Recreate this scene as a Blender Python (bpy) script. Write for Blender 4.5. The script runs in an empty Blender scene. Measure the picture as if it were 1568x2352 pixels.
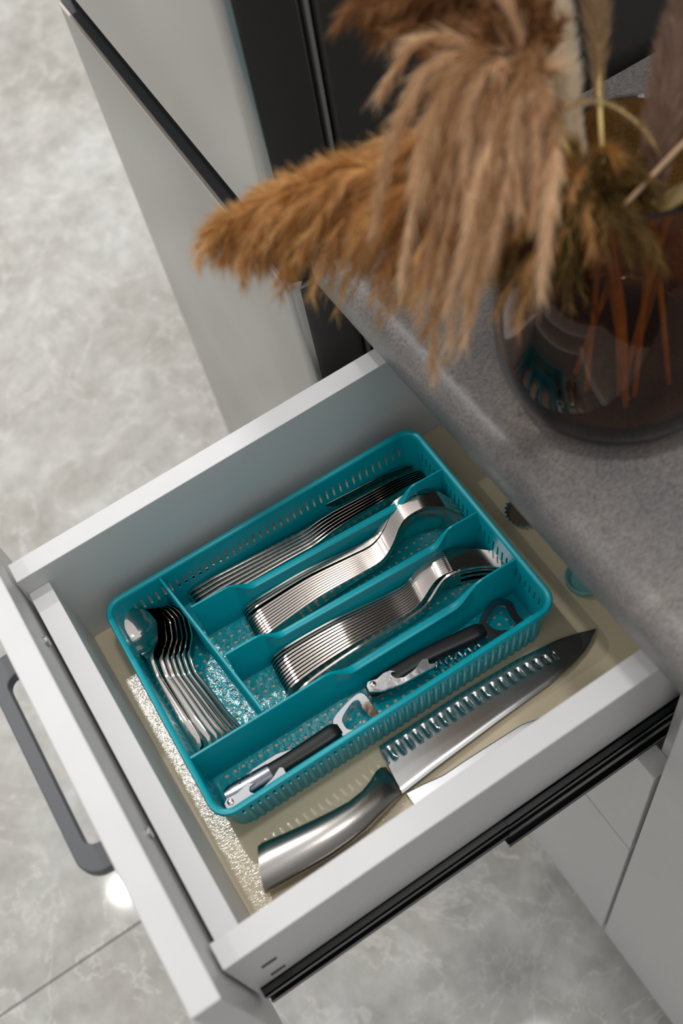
import bpy, bmesh, math, random
import numpy as np
from mathutils import Vector, Matrix

random.seed(7)
rng = np.random.default_rng(7)
PI = math.pi
scn = bpy.context.scene
COL = scn.collection

# ------------------------------------------------------------------ camera
cam_d = bpy.data.cameras.new('camera')
cam = bpy.data.objects.new('camera', cam_d)
COL.objects.link(cam)
cam.matrix_world = Matrix(((0.52991083, -0.68781062, 0.49609582, 0.5168),
                           (0.83691976, 0.51861856, -0.17492889, 0.0875),
                           (-0.13696655, 0.5078891, 0.85046389, 0.69),
                           (0, 0, 0, 1)))
cam_d.sensor_fit = 'VERTICAL'
cam_d.sensor_height = 36.0
cam_d.sensor_width = 24.0
cam_d.lens = 38.4696
cam_d.clip_start = 0.02
cam_d.dof.use_dof = True
cam_d.dof.focus_distance = 0.92
cam_d.dof.aperture_fstop = 4.8
scn.camera = cam

# ------------------------------------------------------------------ world, lamps, exposure
scn.view_settings.view_transform = 'Standard'
scn.view_settings.look = 'None'
scn.view_settings.gamma = 1
scn.view_settings.use_curve_mapping = False
scn.view_settings.exposure = -0.03
scn.cycles.max_bounces = 14
scn.cycles.glossy_bounces = 8
scn.cycles.transmission_bounces = 12

world = bpy.data.worlds.new('world')
scn.world = world
world.use_nodes = True
wn = world.node_tree.nodes
wl = world.node_tree.links
wn.clear()
w_out = wn.new('ShaderNodeOutputWorld')
w_bg = wn.new('ShaderNodeBackground')
w_geo = wn.new('ShaderNodeTexCoord')
w_sep = wn.new('ShaderNodeSeparateXYZ')
w_ramp = wn.new('ShaderNodeValToRGB')
w_map = wn.new('ShaderNodeMapRange')
w_map.inputs['From Min'].default_value = -0.2
w_map.inputs['From Max'].default_value = 1.0
wl.new(w_geo.outputs['Generated'], w_sep.inputs[0])
wl.new(w_sep.outputs['Z'], w_map.inputs['Value'])
wl.new(w_map.outputs[0], w_ramp.inputs['Fac'])
w_ramp.color_ramp.elements[0].position = 0.0
w_ramp.color_ramp.elements[0].color = (0.09, 0.09, 0.095, 1)
w_ramp.color_ramp.elements[1].position = 1.0
w_ramp.color_ramp.elements[1].color = (0.86, 0.86, 0.86, 1)
for w_p, w_c in ((0.25, 0.17), (0.55, 0.46), (0.75, 0.74)):
    w_e = w_ramp.color_ramp.elements.new(w_p)
    w_e.color = (w_c, w_c, w_c * 1.01, 1)
wl.new(w_ramp.outputs['Color'], w_bg.inputs['Color'])
w_bg.inputs['Strength'].default_value = 0.93
wl.new(w_bg.outputs[0], w_out.inputs['Surface'])

def lamp(name, loc, power, size, color=(1, 0.98, 0.965), spread=150):
    d = bpy.data.lights.new(name, 'AREA')
    d.shape = 'DISK'
    d.size = size
    d.energy = power
    d.color = color
    d.spread = math.radians(spread)
    o = bpy.data.objects.new(name, d)
    o.location = loc
    COL.objects.link(o)
    return o

lamp('ceiling_lamp', (-1.02, -0.63, 1.80), 4.2, 0.05)
lamp('ceiling_lamp', (-0.75, -0.08, 1.80), 6.0, 0.06)
lamp('ceiling_lamp', (0.30, 0.35, 1.95), 4.5, 0.16)
lamp('ceiling_lamp', (-1.85, 0.55, 1.80), 21, 0.10)

# ------------------------------------------------------------------ materials
def _mat(name):
    m = bpy.data.materials.new(name)
    m.use_nodes = True
    return m, m.node_tree.nodes, m.node_tree.links, m.node_tree.nodes['Principled BSDF']

def pmat(name, col, rough=0.5, metal=0.0, var=0.0, vscale=20.0, bump=0.0, bscale=200.0, bstretch=None, coat=0.0, trans=0.0, ior=1.5, spec=0.5):
    m, n, l, b = _mat(name)
    b.inputs['Base Color'].default_value = (*col, 1)
    b.inputs['Roughness'].default_value = rough
    b.inputs['Metallic'].default_value = metal
    b.inputs['Coat Weight'].default_value = coat
    b.inputs['Transmission Weight'].default_value = trans
    b.inputs['IOR'].default_value = ior
    b.inputs['Specular IOR Level'].default_value = spec
    tc = n.new('ShaderNodeTexCoord')
    if var > 0:
        no = n.new('ShaderNodeTexNoise')
        no.inputs['Scale'].default_value = vscale
        no.inputs['Detail'].default_value = 4
        l.new(tc.outputs['Object'], no.inputs['Vector'])
        r = n.new('ShaderNodeValToRGB')
        r.color_ramp.elements[0].color = (*[max(0, c * (1 - var)) for c in col], 1)
        r.color_ramp.elements[1].color = (*[min(1, c * (1 + var)) for c in col], 1)
        r.color_ramp.elements[0].position = 0.3
        r.color_ramp.elements[1].position = 0.7
        l.new(no.outputs['Fac'], r.inputs['Fac'])
        l.new(r.outputs['Color'], b.inputs['Base Color'])
    if bump > 0:
        mp = n.new('ShaderNodeMapping')
        if bstretch:
            mp.inputs['Scale'].default_value = bstretch
        l.new(tc.outputs['Object'], mp.inputs['Vector'])
        nb = n.new('ShaderNodeTexNoise')
        nb.inputs['Scale'].default_value = bscale
        nb.inputs['Detail'].default_value = 3
        l.new(mp.outputs[0], nb.inputs['Vector'])
        bp = n.new('ShaderNodeBump')
        bp.inputs['Strength'].default_value = bump
        bp.inputs['Distance'].default_value = 0.001
        l.new(nb.outputs['Fac'], bp.inputs['Height'])
        l.new(bp.outputs[0], b.inputs['Normal'])
    return m

M = {}
M['white'] = pmat('white_laminate', (0.75, 0.745, 0.74), 0.38, var=0.015, vscale=30)
M['cream_edge'] = pmat('white_board_edge', (0.78, 0.74, 0.69), 0.5)
M['teal'] = pmat('teal_plastic', (0.0, 0.365, 0.435), 0.30, bump=0.04, bscale=120, spec=0.30)
M['teal_base'] = pmat('teal_plastic_floor', (0.0, 0.38, 0.45), 0.12, bump=0.6, bscale=190)
M['steel'] = pmat('polished_steel', (0.48, 0.435, 0.40), 0.15, 1.0)
M['steel_spoon'] = pmat('mirror_steel', (0.62, 0.58, 0.545), 0.07, 1.0)
M['brushed'] = pmat('brushed_steel', (0.38, 0.36, 0.34), 0.27, 1.0, bump=0.06, bscale=90, bstretch=(1, 14, 1))
M['blade'] = pmat('satin_blade_steel', (0.56, 0.56, 0.55), 0.20, 1.0, bump=0.03, bscale=120)
M['bright_satin'] = pmat('bright_satin_steel', (0.80, 0.80, 0.82), 0.36, 1.0)
M['chrome'] = pmat('chrome', (0.78, 0.78, 0.80), 0.06, 1.0, bump=0.12, bscale=70)
M['darkchrome'] = pmat('smoky_chrome', (0.22, 0.23, 0.26), 0.16, 1.0)
M['black_plastic'] = pmat('black_plastic', (0.008, 0.009, 0.010), 0.36, spec=0.3)
M['black_metal'] = pmat('black_rail', (0.008, 0.010, 0.011), 0.25, 0.0)
M['handle_grey'] = pmat('grey_handle', (0.085, 0.09, 0.10), 0.42)
M['screw'] = pmat('screw_metal', (0.5, 0.5, 0.5), 0.25, 1.0)
M['hole'] = pmat('drill_hole', (0.05, 0.045, 0.04), 0.8)
M['fridge'] = pmat('fridge_steel', (0.50, 0.495, 0.48), 0.30, 0.85, var=0.05, vscale=7)
M['fridge_edge'] = pmat('fridge_edge_trim', (0.56, 0.51, 0.46), 0.3, 0.7)
M['fridge_side'] = pmat('fridge_side', (0.050, 0.049, 0.044), 0.38, 0.0)
M['gasket'] = pmat('fridge_gasket', (0.26, 0.25, 0.24), 0.5)
M['gasket_dark'] = pmat('fridge_gap', (0.012, 0.014, 0.014), 0.5)
M['grout'] = pmat('grout', (0.16, 0.15, 0.14), 0.8)
M['wall'] = pmat('wall_paint', (0.84, 0.84, 0.83), 0.8, var=0.02)
M['cap'] = pmat('bottle_cap_inside', (0.16, 0.11, 0.08), 0.45, 0.3)
M['cap_edge'] = pmat('bottle_cap_edge', (0.10, 0.26, 0.27), 0.3, 0.4)
M['teal_clear'] = pmat('teal_clear_plastic', (0.25, 0.62, 0.62), 0.2, trans=0.35)
M['stalk'] = pmat('dry_stalk', (1.0, 0.66, 0.26), 0.55, var=0.25, vscale=60)
M['stalk_pale'] = pmat('pale_straw', (0.62, 0.42, 0.24), 0.5, var=0.15, vscale=60)
M['leaf'] = pmat('dry_leaf', (0.45, 0.33, 0.14), 0.6, var=0.2, vscale=40)

def liner_mat():
    m, n, l, b = _mat('beige_drawer_liner')
    tc = n.new('ShaderNodeTexCoord')
    no = n.new('ShaderNodeTexNoise'); no.inputs['Scale'].default_value = 9
    l.new(tc.outputs['Object'], no.inputs['Vector'])
    r = n.new('ShaderNodeValToRGB')
    r.color_ramp.elements[0].color = (0.66, 0.55, 0.365, 1)
    r.color_ramp.elements[1].color = (0.72, 0.61, 0.42, 1)
    l.new(no.outputs['Fac'], r.inputs['Fac'])
    l.new(r.outputs['Color'], b.inputs['Base Color'])
    mp = n.new('ShaderNodeMapping'); mp.inputs['Scale'].default_value = (1.0, 0.30, 1)
    mp.inputs['Rotation'].default_value = (0, 0, 0.15)
    l.new(tc.outputs['Object'], mp.inputs['Vector'])
    w = n.new('ShaderNodeTexNoise'); w.inputs['Scale'].default_value = 950; w.inputs['Detail'].default_value = 2
    l.new(mp.outputs[0], w.inputs['Vector'])
    bp = n.new('ShaderNodeBump'); bp.inputs['Strength'].default_value = 0.42; bp.inputs['Distance'].default_value = 0.0004
    l.new(w.outputs['Fac'], bp.inputs['Height'])
    b.inputs['Roughness'].default_value = 0.5
    b.inputs['Coat Weight'].default_value = 1.0
    b.inputs['Coat Roughness'].default_value = 0.09
    l.new(bp.outputs[0], b.inputs['Coat Normal'])
    return m
M['liner'] = liner_mat()

def tile_mat():
    m, n, l, b = _mat('grey_marble_tile')
    geo = n.new('ShaderNodeNewGeometry')
    def noise(scale, det, dist=0.0, rough=0.55):
        x = n.new('ShaderNodeTexNoise')
        x.inputs['Scale'].default_value = scale; x.inputs['Detail'].default_value = det
        x.inputs['Distortion'].default_value = dist; x.inputs['Roughness'].default_value = rough
        l.new(geo.outputs['Position'], x.inputs['Vector'])
        return x
    a = noise(3.2, 6, 0.4)
    ra = n.new('ShaderNodeValToRGB')
    e = ra.color_ramp.elements
    e[0].position = 0.33; e[0].color = (0.47, 0.45, 0.41, 1)
    e[1].position = 0.68; e[1].color = (0.67, 0.665, 0.64, 1)
    l.new(a.outputs['Fac'], ra.inputs['Fac'])
    f = noise(26, 8, 0.2, 0.65)
    rf = n.new('ShaderNodeValToRGB')
    rf.color_ramp.elements[0].position = 0.3; rf.color_ramp.elements[0].color = (0.76, 0.755, 0.735, 1)
    rf.color_ramp.elements[1].position = 0.7; rf.color_ramp.elements[1].color = (1.1, 1.1, 1.1, 1)
    l.new(f.outputs['Fac'], rf.inputs['Fac'])
    mx = n.new('ShaderNodeMix'); mx.data_type = 'RGBA'; mx.blend_type = 'MULTIPLY'; mx.inputs[0].default_value = 1
    l.new(ra.outputs['Color'], mx.inputs[6]); l.new(rf.outputs['Color'], mx.inputs[7])
    # thin pale veins
    v = noise(5.0, 7, 1.6, 0.6)
    s = n.new('ShaderNodeMath'); s.operation = 'SUBTRACT'; s.inputs[1].default_value = 0.5
    l.new(v.outputs['Fac'], s.inputs[0])
    ab = n.new('ShaderNodeMath'); ab.operation = 'ABSOLUTE'
    l.new(s.outputs[0], ab.inputs[0])
    rv = n.new('ShaderNodeValToRGB')
    rv.color_ramp.elements[0].position = 0.0; rv.color_ramp.elements[0].color = (0.75, 0.75, 0.75, 1)
    rv.color_ramp.elements[1].position = 0.012; rv.color_ramp.elements[1].color = (0, 0, 0, 1)
    l.new(ab.outputs[0], rv.inputs['Fac'])
    mx2 = n.new('ShaderNodeMix'); mx2.data_type = 'RGBA'
    l.new(rv.outputs['Color'], mx2.inputs[0]); l.new(mx.outputs[2], mx2.inputs[6])
    mx2.inputs[7].default_value = (0.74, 0.72, 0.68, 1)
    l.new(mx2.outputs[2], b.inputs['Base Color'])
    b.inputs['Roughness'].default_value = 0.07
    b.inputs['Specular IOR Level'].default_value = 0.35
    return m
M['tile'] = tile_mat()

def counter_mat():
    m, n, l, b = _mat('grey_speckled_worktop')
    tc = n.new('ShaderNodeTexCoord')
    big = n.new('ShaderNodeTexNoise'); big.inputs['Scale'].default_value = 14; big.inputs['Detail'].default_value = 4
    l.new(tc.outputs['Object'], big.inputs['Vector'])
    rb = n.new('ShaderNodeValToRGB')
    rb.color_ramp.elements[0].position = 0.35; rb.color_ramp.elements[0].color = (0.205, 0.200, 0.200, 1)
    rb.color_ramp.elements[1].position = 0.68; rb.color_ramp.elements[1].color = (0.300, 0.270, 0.245, 1)
    l.new(big.outputs['Fac'], rb.inputs['Fac'])
    mp = n.new('ShaderNodeMapping'); mp.inputs['Scale'].default_value = (1, 0.45, 1); mp.inputs['Rotation'].default_value = (0, 0, 0.3)
    l.new(tc.outputs['Object'], mp.inputs['Vector'])
    sp = n.new('ShaderNodeTexNoise'); sp.inputs['Scale'].default_value = 620; sp.inputs['Detail'].default_value = 5
    sp.inputs['Roughness'].default_value = 0.7
    l.new(mp.outputs[0], sp.inputs['Vector'])
    rs = n.new('ShaderNodeValToRGB')
    rs.color_ramp.elements[0].position = 0.36; rs.color_ramp.elements[0].color = (0.60, 0.60, 0.61, 1)
    rs.color_ramp.elements[1].position = 0.62; rs.color_ramp.elements[1].color = (1.22, 1.21, 1.19, 1)
    l.new(sp.outputs['Fac'], rs.inputs['Fac'])
    mx = n.new('ShaderNodeMix'); mx.data_type = 'RGBA'; mx.blend_type = 'MULTIPLY'; mx.inputs[0].default_value = 1
    l.new(rb.outputs['Color'], mx.inputs[6]); l.new(rs.outputs['Color'], mx.inputs[7])
    l.new(mx.outputs[2], b.inputs['Base Color'])
    b.inputs['Roughness'].default_value = 0.36
    bp = n.new('ShaderNodeBump'); bp.inputs['Strength'].default_value = 0.25; bp.inputs['Distance'].default_value = 0.0006
    l.new(sp.outputs['Fac'], bp.inputs['Height']); l.new(bp.outputs[0], b.inputs['Normal'])
    return m
M['counter'] = counter_mat()

def hair_mat(name, c0, c1, trans=0.42):
    m, n, l, b = _mat(name)
    at = n.new('ShaderNodeAttribute'); at.attribute_name = 'tint'
    r = n.new('ShaderNodeValToRGB')
    r.color_ramp.elements[0].color = (*c0, 1)
    r.color_ramp.elements[1].color = (*c1, 1)
    l.new(at.outputs['Fac'], r.inputs['Fac'])
    l.new(r.outputs['Color'], b.inputs['Base Color'])
    b.inputs['Roughness'].default_value = 0.7
    b.inputs['Specular IOR Level'].default_value = 0.2
    tr = n.new('ShaderNodeBsdfTranslucent')
    l.new(r.outputs['Color'], tr.inputs['Color'])
    ms = n.new('ShaderNodeMixShader'); ms.inputs[0].default_value = trans
    out = n['Material Output']
    l.new(b.outputs[0], ms.inputs[1]); l.new(tr.outputs[0], ms.inputs[2])
    l.new(ms.outputs[0], out.inputs['Surface'])
    return m
M['plume_gold'] = hair_mat('golden_plume', (0.52, 0.24, 0.055), (1.0, 0.66, 0.30))
M['plume_tan'] = hair_mat('tan_plume', (0.54, 0.31, 0.14), (1.0, 0.76, 0.50))
M['plume_rust'] = hair_mat('rust_plume', (0.18, 0.065, 0.018), (0.60, 0.32, 0.14))
M['plume_cream'] = hair_mat('cream_plume', (0.88, 0.74, 0.54), (1.0, 0.95, 0.84), 0.55)
M['plume_brown'] = hair_mat('mauve_brown_plume', (0.22, 0.12, 0.07), (0.55, 0.38, 0.29))
M['plume_shaded'] = hair_mat('shaded_olive_plume', (0.08, 0.05, 0.015), (0.38, 0.24, 0.08))  # shade at the plume base put into these dark olive browns
M['plume_grass'] = hair_mat('grass_plume', (0.34, 0.19, 0.06), (0.62, 0.46, 0.30))

def glass_mat():
    m, n, l, b = _mat('amber_smoked_glass')
    b.inputs['Base Color'].default_value = (0.70, 0.50, 0.24, 1)
    b.inputs['Transmission Weight'].default_value = 1.0
    b.inputs['Roughness'].default_value = 0.0
    b.inputs['IOR'].default_value = 1.5
    va = n.new('ShaderNodeVolumeAbsorption')
    va.inputs['Color'].default_value = (0.84, 0.56, 0.10, 1)
    va.inputs['Density'].default_value = 300
    l.new(va.outputs[0], n['Material Output'].inputs['Volume'])
    return m
M['glass'] = glass_mat()

# ------------------------------------------------------------------ helpers
def obj(name, me, mat=None, parent=None, smooth=False, bevel=0.0, seg=2, angle=40):
    """me: a bmesh or a (verts, faces) pair"""
    md = bpy.data.meshes.new(name)
    if isinstance(me, bmesh.types.BMesh):
        bmesh.ops.recalc_face_normals(me, faces=me.faces)
        me.to_mesh(md); me.free()
    else:
        md.from_pydata([tuple(v) for v in me[0]], [], me[1])
        b = bmesh.new(); b.from_mesh(md)
        bmesh.ops.recalc_face_normals(b, faces=b.faces)
        b.to_mesh(md); b.free()
    if mat is not None:
        md.materials.append(M[mat])
    if smooth:
        md.polygons.foreach_set('use_smooth', [True] * len(md.polygons))
        try:
            md.set_sharp_from_angle(angle=math.radians(angle))
        except Exception:
            pass
    o = bpy.data.objects.new(name, md)
    COL.objects.link(o)
    if parent is not None:
        o.parent = parent
        o.matrix_parent_inverse = world_of(parent).inverted()
    if bevel > 0:
        mod = o.modifiers.new('bevel', 'BEVEL')
        mod.width = bevel; mod.segments = seg; mod.limit_method = 'ANGLE'
        mod.angle_limit = math.radians(50)
    return o

def world_of(o):
    m = Matrix.LocRotScale(o.location, o.rotation_euler, o.scale)
    if o.parent:
        return world_of(o.parent) @ o.matrix_parent_inverse @ m
    return m

def tag(o, label=None, cat=None, group=None, kind=None):
    if label: o['label'] = label
    if cat: o['category'] = cat
    if group: o['group'] = group
    if kind: o['kind'] = kind
    return o

def thing(name, label, cat, loc=(0, 0, 0), group=None, rotz=0):
    o = bpy.data.objects.new(name, None)
    o.empty_display_size = 0.02
    COL.objects.link(o)
    o.location = loc
    o.rotation_euler = (0, 0, rotz)
    return tag(o, label, cat, group)

def copy_tree(o, parent=None):
    c = o.copy()
    COL.objects.link(c)
    if parent is not None:
        c.parent = parent
    for ch in [x for x in o.children]:
        copy_tree(ch, c)
    return c

def add_box(bm, x0, x1, y0, y1, z0, z1):
    vs = [bm.verts.new((x, y, z)) for x in (x0, x1) for y in (y0, y1) for z in (z0, z1)]
    for f in ((0, 1, 3, 2), (4, 6, 7, 5), (0, 4, 5, 1), (2, 3, 7, 6), (0, 2, 6, 4), (1, 5, 7, 3)):
        bm.faces.new([vs[i] for i in f])

def box(*a):
    bm = bmesh.new(); add_box(bm, *a); return bm

def add_hex(bm, pts):
    """8 points: bottom 4 ccw, top 4 ccw"""
    v = [bm.verts.new(p) for p in pts]
    for f in ((0, 3, 2, 1), (4, 5, 6, 7), (0, 1, 5, 4), (1, 2, 6, 5), (2, 3, 7, 6), (3, 0, 4, 7)):
        bm.faces.new([v[i] for i in f])

def loft(bm, rings, closed=True, cap=True):
    rv = [[bm.verts.new(p) for p in r] for r in rings]
    n = len(rv[0])
    for a, b in zip(rv[:-1], rv[1:]):
        for i in range(n if closed else n - 1):
            j = (i + 1) % n
            try: bm.faces.new((a[i], a[j], b[j], b[i]))
            except ValueError: pass
    if cap and closed:
        for r in (rv[0], rv[-1]):
            try: bm.faces.new(r)
            except ValueError: pass

def superell(c, u, v, a, b, n=16, e=2.5):
    c, u, v = Vector(c), Vector(u).normalized(), Vector(v).normalized()
    out = []
    for i in range(n):
        t = 2 * PI * i / n
        ct, st = math.cos(t), math.sin(t)
        out.append(c + u * (a * math.copysign(abs(ct) ** (2 / e), ct)) + v * (b * math.copysign(abs(st) ** (2 / e), st)))
    return out

def tube(bm, pts, rad, n=8):
    pts = [Vector(p) for p in pts]
    rings = []
    prev = None
    for i, p in enumerate(pts):
        t = (pts[min(i + 1, len(pts) - 1)] - pts[max(i - 1, 0)]).normalized()
        if prev is None:
            u = t.cross(Vector((0, 0, 1)))
            if u.length < 1e-3: u = t.cross(Vector((1, 0, 0)))
        else:
            u = prev - t * prev.dot(t)
        u.normalize(); prev = u
        v = t.cross(u)
        r = rad[i] if isinstance(rad, (list, tuple)) else rad
        rings.append([p + u * (r * math.cos(2 * PI * k / n)) + v * (r * math.sin(2 * PI * k / n)) for k in range(n)])
    loft(bm, rings)

def lathe(bm, prof, c, n=64, close_bottom=False):
    rings = []
    for r, z in prof:
        rings.append([(c[0] + r * math.cos(2 * PI * k / n), c[1] + r * math.sin(2 * PI * k / n), z) for k in range(n)])
    rv = [[bm.verts.new(p) for p in r] for r in rings]
    m = len(rv)
    for i in range(m - 1):
        for k in range(n):
            j = (k + 1) % n
            bm.faces.new((rv[i][k], rv[i][j], rv[i + 1][j], rv[i + 1][k]))
    bm.faces.new(rv[0]); bm.faces.new(rv[-1])

def plate(bm, outline, z0, z1, z_of=None):
    """extrude a flat outline (x, y) between two heights"""
    n = len(outline)
    f = z_of or (lambda x, y: 0)
    lo = [bm.verts.new((x, y, z0 + f(x, y))) for x, y in outline]
    hi = [bm.verts.new((x, y, z1 + f(x, y))) for x, y in outline]
    bm.faces.new(lo); bm.faces.new(hi)
    for i in range(n):
        j = (i + 1) % n
        bm.faces.new((lo[i], lo[j], hi[j], hi[i]))

def ring_plate(bm, outer, inner, z0, z1, f=lambda x, y: 0):
    n = len(outer)
    L = []
    for src in (outer, inner):
        L.append([bm.verts.new((x, y, z0 + f(x, y))) for x, y in src])
        L.append([bm.verts.new((x, y, z1 + f(x, y))) for x, y in src])
    ol, oh, il, ih = L
    for i in range(n):
        j = (i + 1) % n
        bm.faces.new((ol[i], ol[j], oh[j], oh[i])); bm.faces.new((il[i], ih[i], ih[j], il[j]))
        bm.faces.new((oh[i], oh[j], ih[j], ih[i])); bm.faces.new((ol[i], il[i], il[j], ol[j]))

def catmull(pts, n, closed=False):
    pts = [np.array(p, float) for p in pts]
    m = len(pts)
    out = []
    segs = m if closed else m - 1
    for i in range(segs):
        if closed:
            p0, p1, p2, p3 = pts[(i - 1) % m], pts[i], pts[(i + 1) % m], pts[(i + 2) % m]
        else:
            p0, p1, p2, p3 = pts[max(i - 1, 0)], pts[i], pts[i + 1], pts[min(i + 2, m - 1)]
        for k in range(n):
            t = k / n
            out.append(0.5 * ((2 * p1) + (-p0 + p2) * t + (2 * p0 - 5 * p1 + 4 * p2 - p3) * t * t + (-p0 + 3 * p1 - 3 * p2 + p3) * t ** 3))
    if not closed: out.append(pts[-1])
    return out

def resample(pts, n, closed=False):
    pts = [np.array(p, float) for p in pts]
    if closed: pts = pts + [pts[0]]
    d = [0]
    for a, b in zip(pts[:-1], pts[1:]): d.append(d[-1] + np.linalg.norm(b - a))
    tt = np.linspace(0, d[-1], n, endpoint=not closed)
    arr = np.array(pts)
    return [np.array([np.interp(t, d, arr[:, k]) for k in range(arr.shape[1])]) for t in tt]

# ------------------------------------------------------------------ setting: floor and wall
ZF = -0.86
TP, TPX = 1.2, 2.4          # tile pitch
floor = tag(obj('floor', box(-4.6, 2.4, -2.95, 1.85, ZF - 0.03, ZF - 0.0012), 'grout'), kind='structure')
tb = bmesh.new(); add_box(tb, 0.0012, TPX - 0.0012, 0.0012, TP - 0.0012, ZF - 0.012, ZF)
tile0 = obj('tile', tb, 'tile', floor, bevel=0.0006, seg=1)
for ix in range(-2, 1):
    for iy in range(-2, 2):
        if ix == -2 and iy == -2:
            o = tile0
        else:
            o = tile0.copy(); COL.objects.link(o); o.parent = floor
        o.location = (0.004 + ix * TPX, -0.55 + iy * TP, 0)
tag(obj('wall_back', box(-4.6, 2.4, 0.937, 0.987, ZF, 2.0), 'wall'), kind='structure')

# ------------------------------------------------------------------ countertop
WT = 0.09
def counter_bm():
    prof = [(0.935, 0.05), (0.320, 0.05), (0.3155, 0.0510), (0.3140, 0.0540)]
    for k in range(9):
        a = PI + (PI / 2) * k / 8      # from front face to top
        prof.append((0.3330 + 0.0190 * math.cos(a), 0.0710 - 0.0190 * math.sin(a)))
    prof.append((0.935, WT))
    bm = bmesh.new()
    loft(bm, [[(x, y, z) for y, z in prof] for x in (-0.045, 1.3)])
    return bm
wtop = tag(obj('worktop', counter_bm(), 'counter', smooth=True, angle=30),
           'grey speckled kitchen worktop with a rounded front edge above the open drawer', 'worktop')

# ------------------------------------------------------------------ drawer cabinet
YF = 0.334
cab = thing('drawer_cabinet', 'white kitchen base cabinet with its top cutlery drawer pulled open', 'cabinet', (0.16, 0.36, ZF))
XL, XR = -0.045, 0.3665
bm = bmesh.new(); add_box(bm, 0.3500, 0.3680, 0.354, 0.93, -0.81, 0.049)
obj('side_panel', bm, 'white', cab, bevel=0.0005, seg=1)
obj('side_panel', box(XL, XL + 0.018, 0.354, 0.93, -0.81, 0.049), 'white', cab, bevel=0.0005, seg=1)
obj('bottom_panel', box(XL + 0.018, 0.350, 0.354, 0.93, -0.81, -0.792), 'white', cab)
obj('back_panel', box(XL + 0.018, 0.350, 0.922, 0.93, -0.792, 0.049), 'white', cab)
obj('plinth', box(XL, 0.368, 0.40, 0.418, ZF, -0.81), 'white', cab)

DH = -0.124      # top of the drawer bottom
def bow_handle(bm, xc, half, y0, yb, z):
    """flat bow handle: two legs and a bar with rounded corners"""
    w = 0.0105; r = 0.016; h = 0.005
    outer = []
    inner = []
    def arc(cx, cy, rad, a0, a1, n=7):
        return [(cx + rad * math.cos(a0 + (a1 - a0) * i / (n - 1)), cy + rad * math.sin(a0 + (a1 - a0) * i / (n - 1))) for i in range(n)]
    x0, x1 = xc - half, xc + half
    outer = [(x0, y0)] + arc(x0 + r, yb + r, r, PI, 1.5 * PI) + arc(x1 - r, yb + r, r, 1.5 * PI, 2 * PI) + [(x1, y0)]
    lw = 0.019
    ri = 0.008
    inner = [(x0 + lw, y0)] + arc(x0 + lw + ri, yb + w + ri, ri, PI, 1.5 * PI) + arc(x1 - lw - ri, yb + w + ri, ri, 1.5 * PI, 2 * PI) + [(x1 - lw, y0)]
    vo = [[bm.verts.new((x, y, zz)) for x, y in outer] for zz in (z - h, z + h)]
    vi = [[bm.verts.new((x, y, zz)) for x, y in inner] for zz in (z - h, z + h)]
    n = len(outer)
    for i in range(n - 1):
        bm.faces.new((vo[0][i], vo[0][i + 1], vo[1][i + 1], vo[1][i]))
        bm.faces.new((vi[0][i], vi[0][i + 1], vi[1][i + 1], vi[1][i]))
        bm.faces.new((vo[1][i], vo[1][i + 1], vi[1][i + 1], vi[1][i]))
        bm.faces.new((vo[0][i], vo[0][i + 1], vi[0][i + 1], vi[0][i]))
    for i in (0, n - 1):
        bm.faces.new((vo[0][i], vo[1][i], vi[1][i], vi[0][i]))

# the open drawer
drawer = obj('drawer', box(0.0, 0.3425, 0.0015, 0.448, DH - 0.012, DH - 0.002), 'white', cab)
tag(drawer, 'open drawer box holding the teal cutlery tray')
obj('liner', box(0.0184, 0.3241, 0.0196, 0.446, DH - 0.0018, DH), 'liner', drawer)
obj('side_panel', box(0.0, 0.0182, 0.0, 0.45, DH - 0.012, 0.0), 'white', drawer, bevel=0.0006)
obj('side_panel', box(0.3243, 0.3425, 0.0, 0.45, DH - 0.012, 0.0), 'white', drawer, bevel=0.0006)
obj('inner_front_panel', box(0.0184, 0.3241, 0.0012, 0.0190, DH - 0.012, -0.020), 'white', drawer, bevel=0.0006)
obj('back_panel', box(0.0184, 0.3241, 0.43, 0.448, DH, -0.020), 'white', drawer)
obj('front_panel', box(XL, XR - 0.0015, -0.0228, -0.0026, -0.177, 0.041), 'white', drawer, bevel=0.0012, seg=2)
bm = bmesh.new(); bow_handle(bm, 0.160, 0.0895, -0.0228, -0.0485, 0.0)
tag(obj('handle', bm, 'handle_grey', drawer, bevel=0.0012), 'dark grey bow handle')
for sx, sz in ((0.0723, -0.0068), (0.2388, -0.0101)):
    bm = bmesh.new()
    tube(bm, [(sx, -0.0024, sz), (sx, -0.0005, sz), (sx, 0.0001, sz)], [0.0042, 0.0042, 0.0030], 14)
    obj('screw', bm, 'screw', drawer, smooth=True)
for hy, hz in ((0.0215, -0.048), (0.0215, -0.079)):
    obj('screw_slot', box(0.3424, 0.3431, hy - 0.0055, hy + 0.0055, hz - 0.0018, hz + 0.0018), 'hole', drawer)
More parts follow.
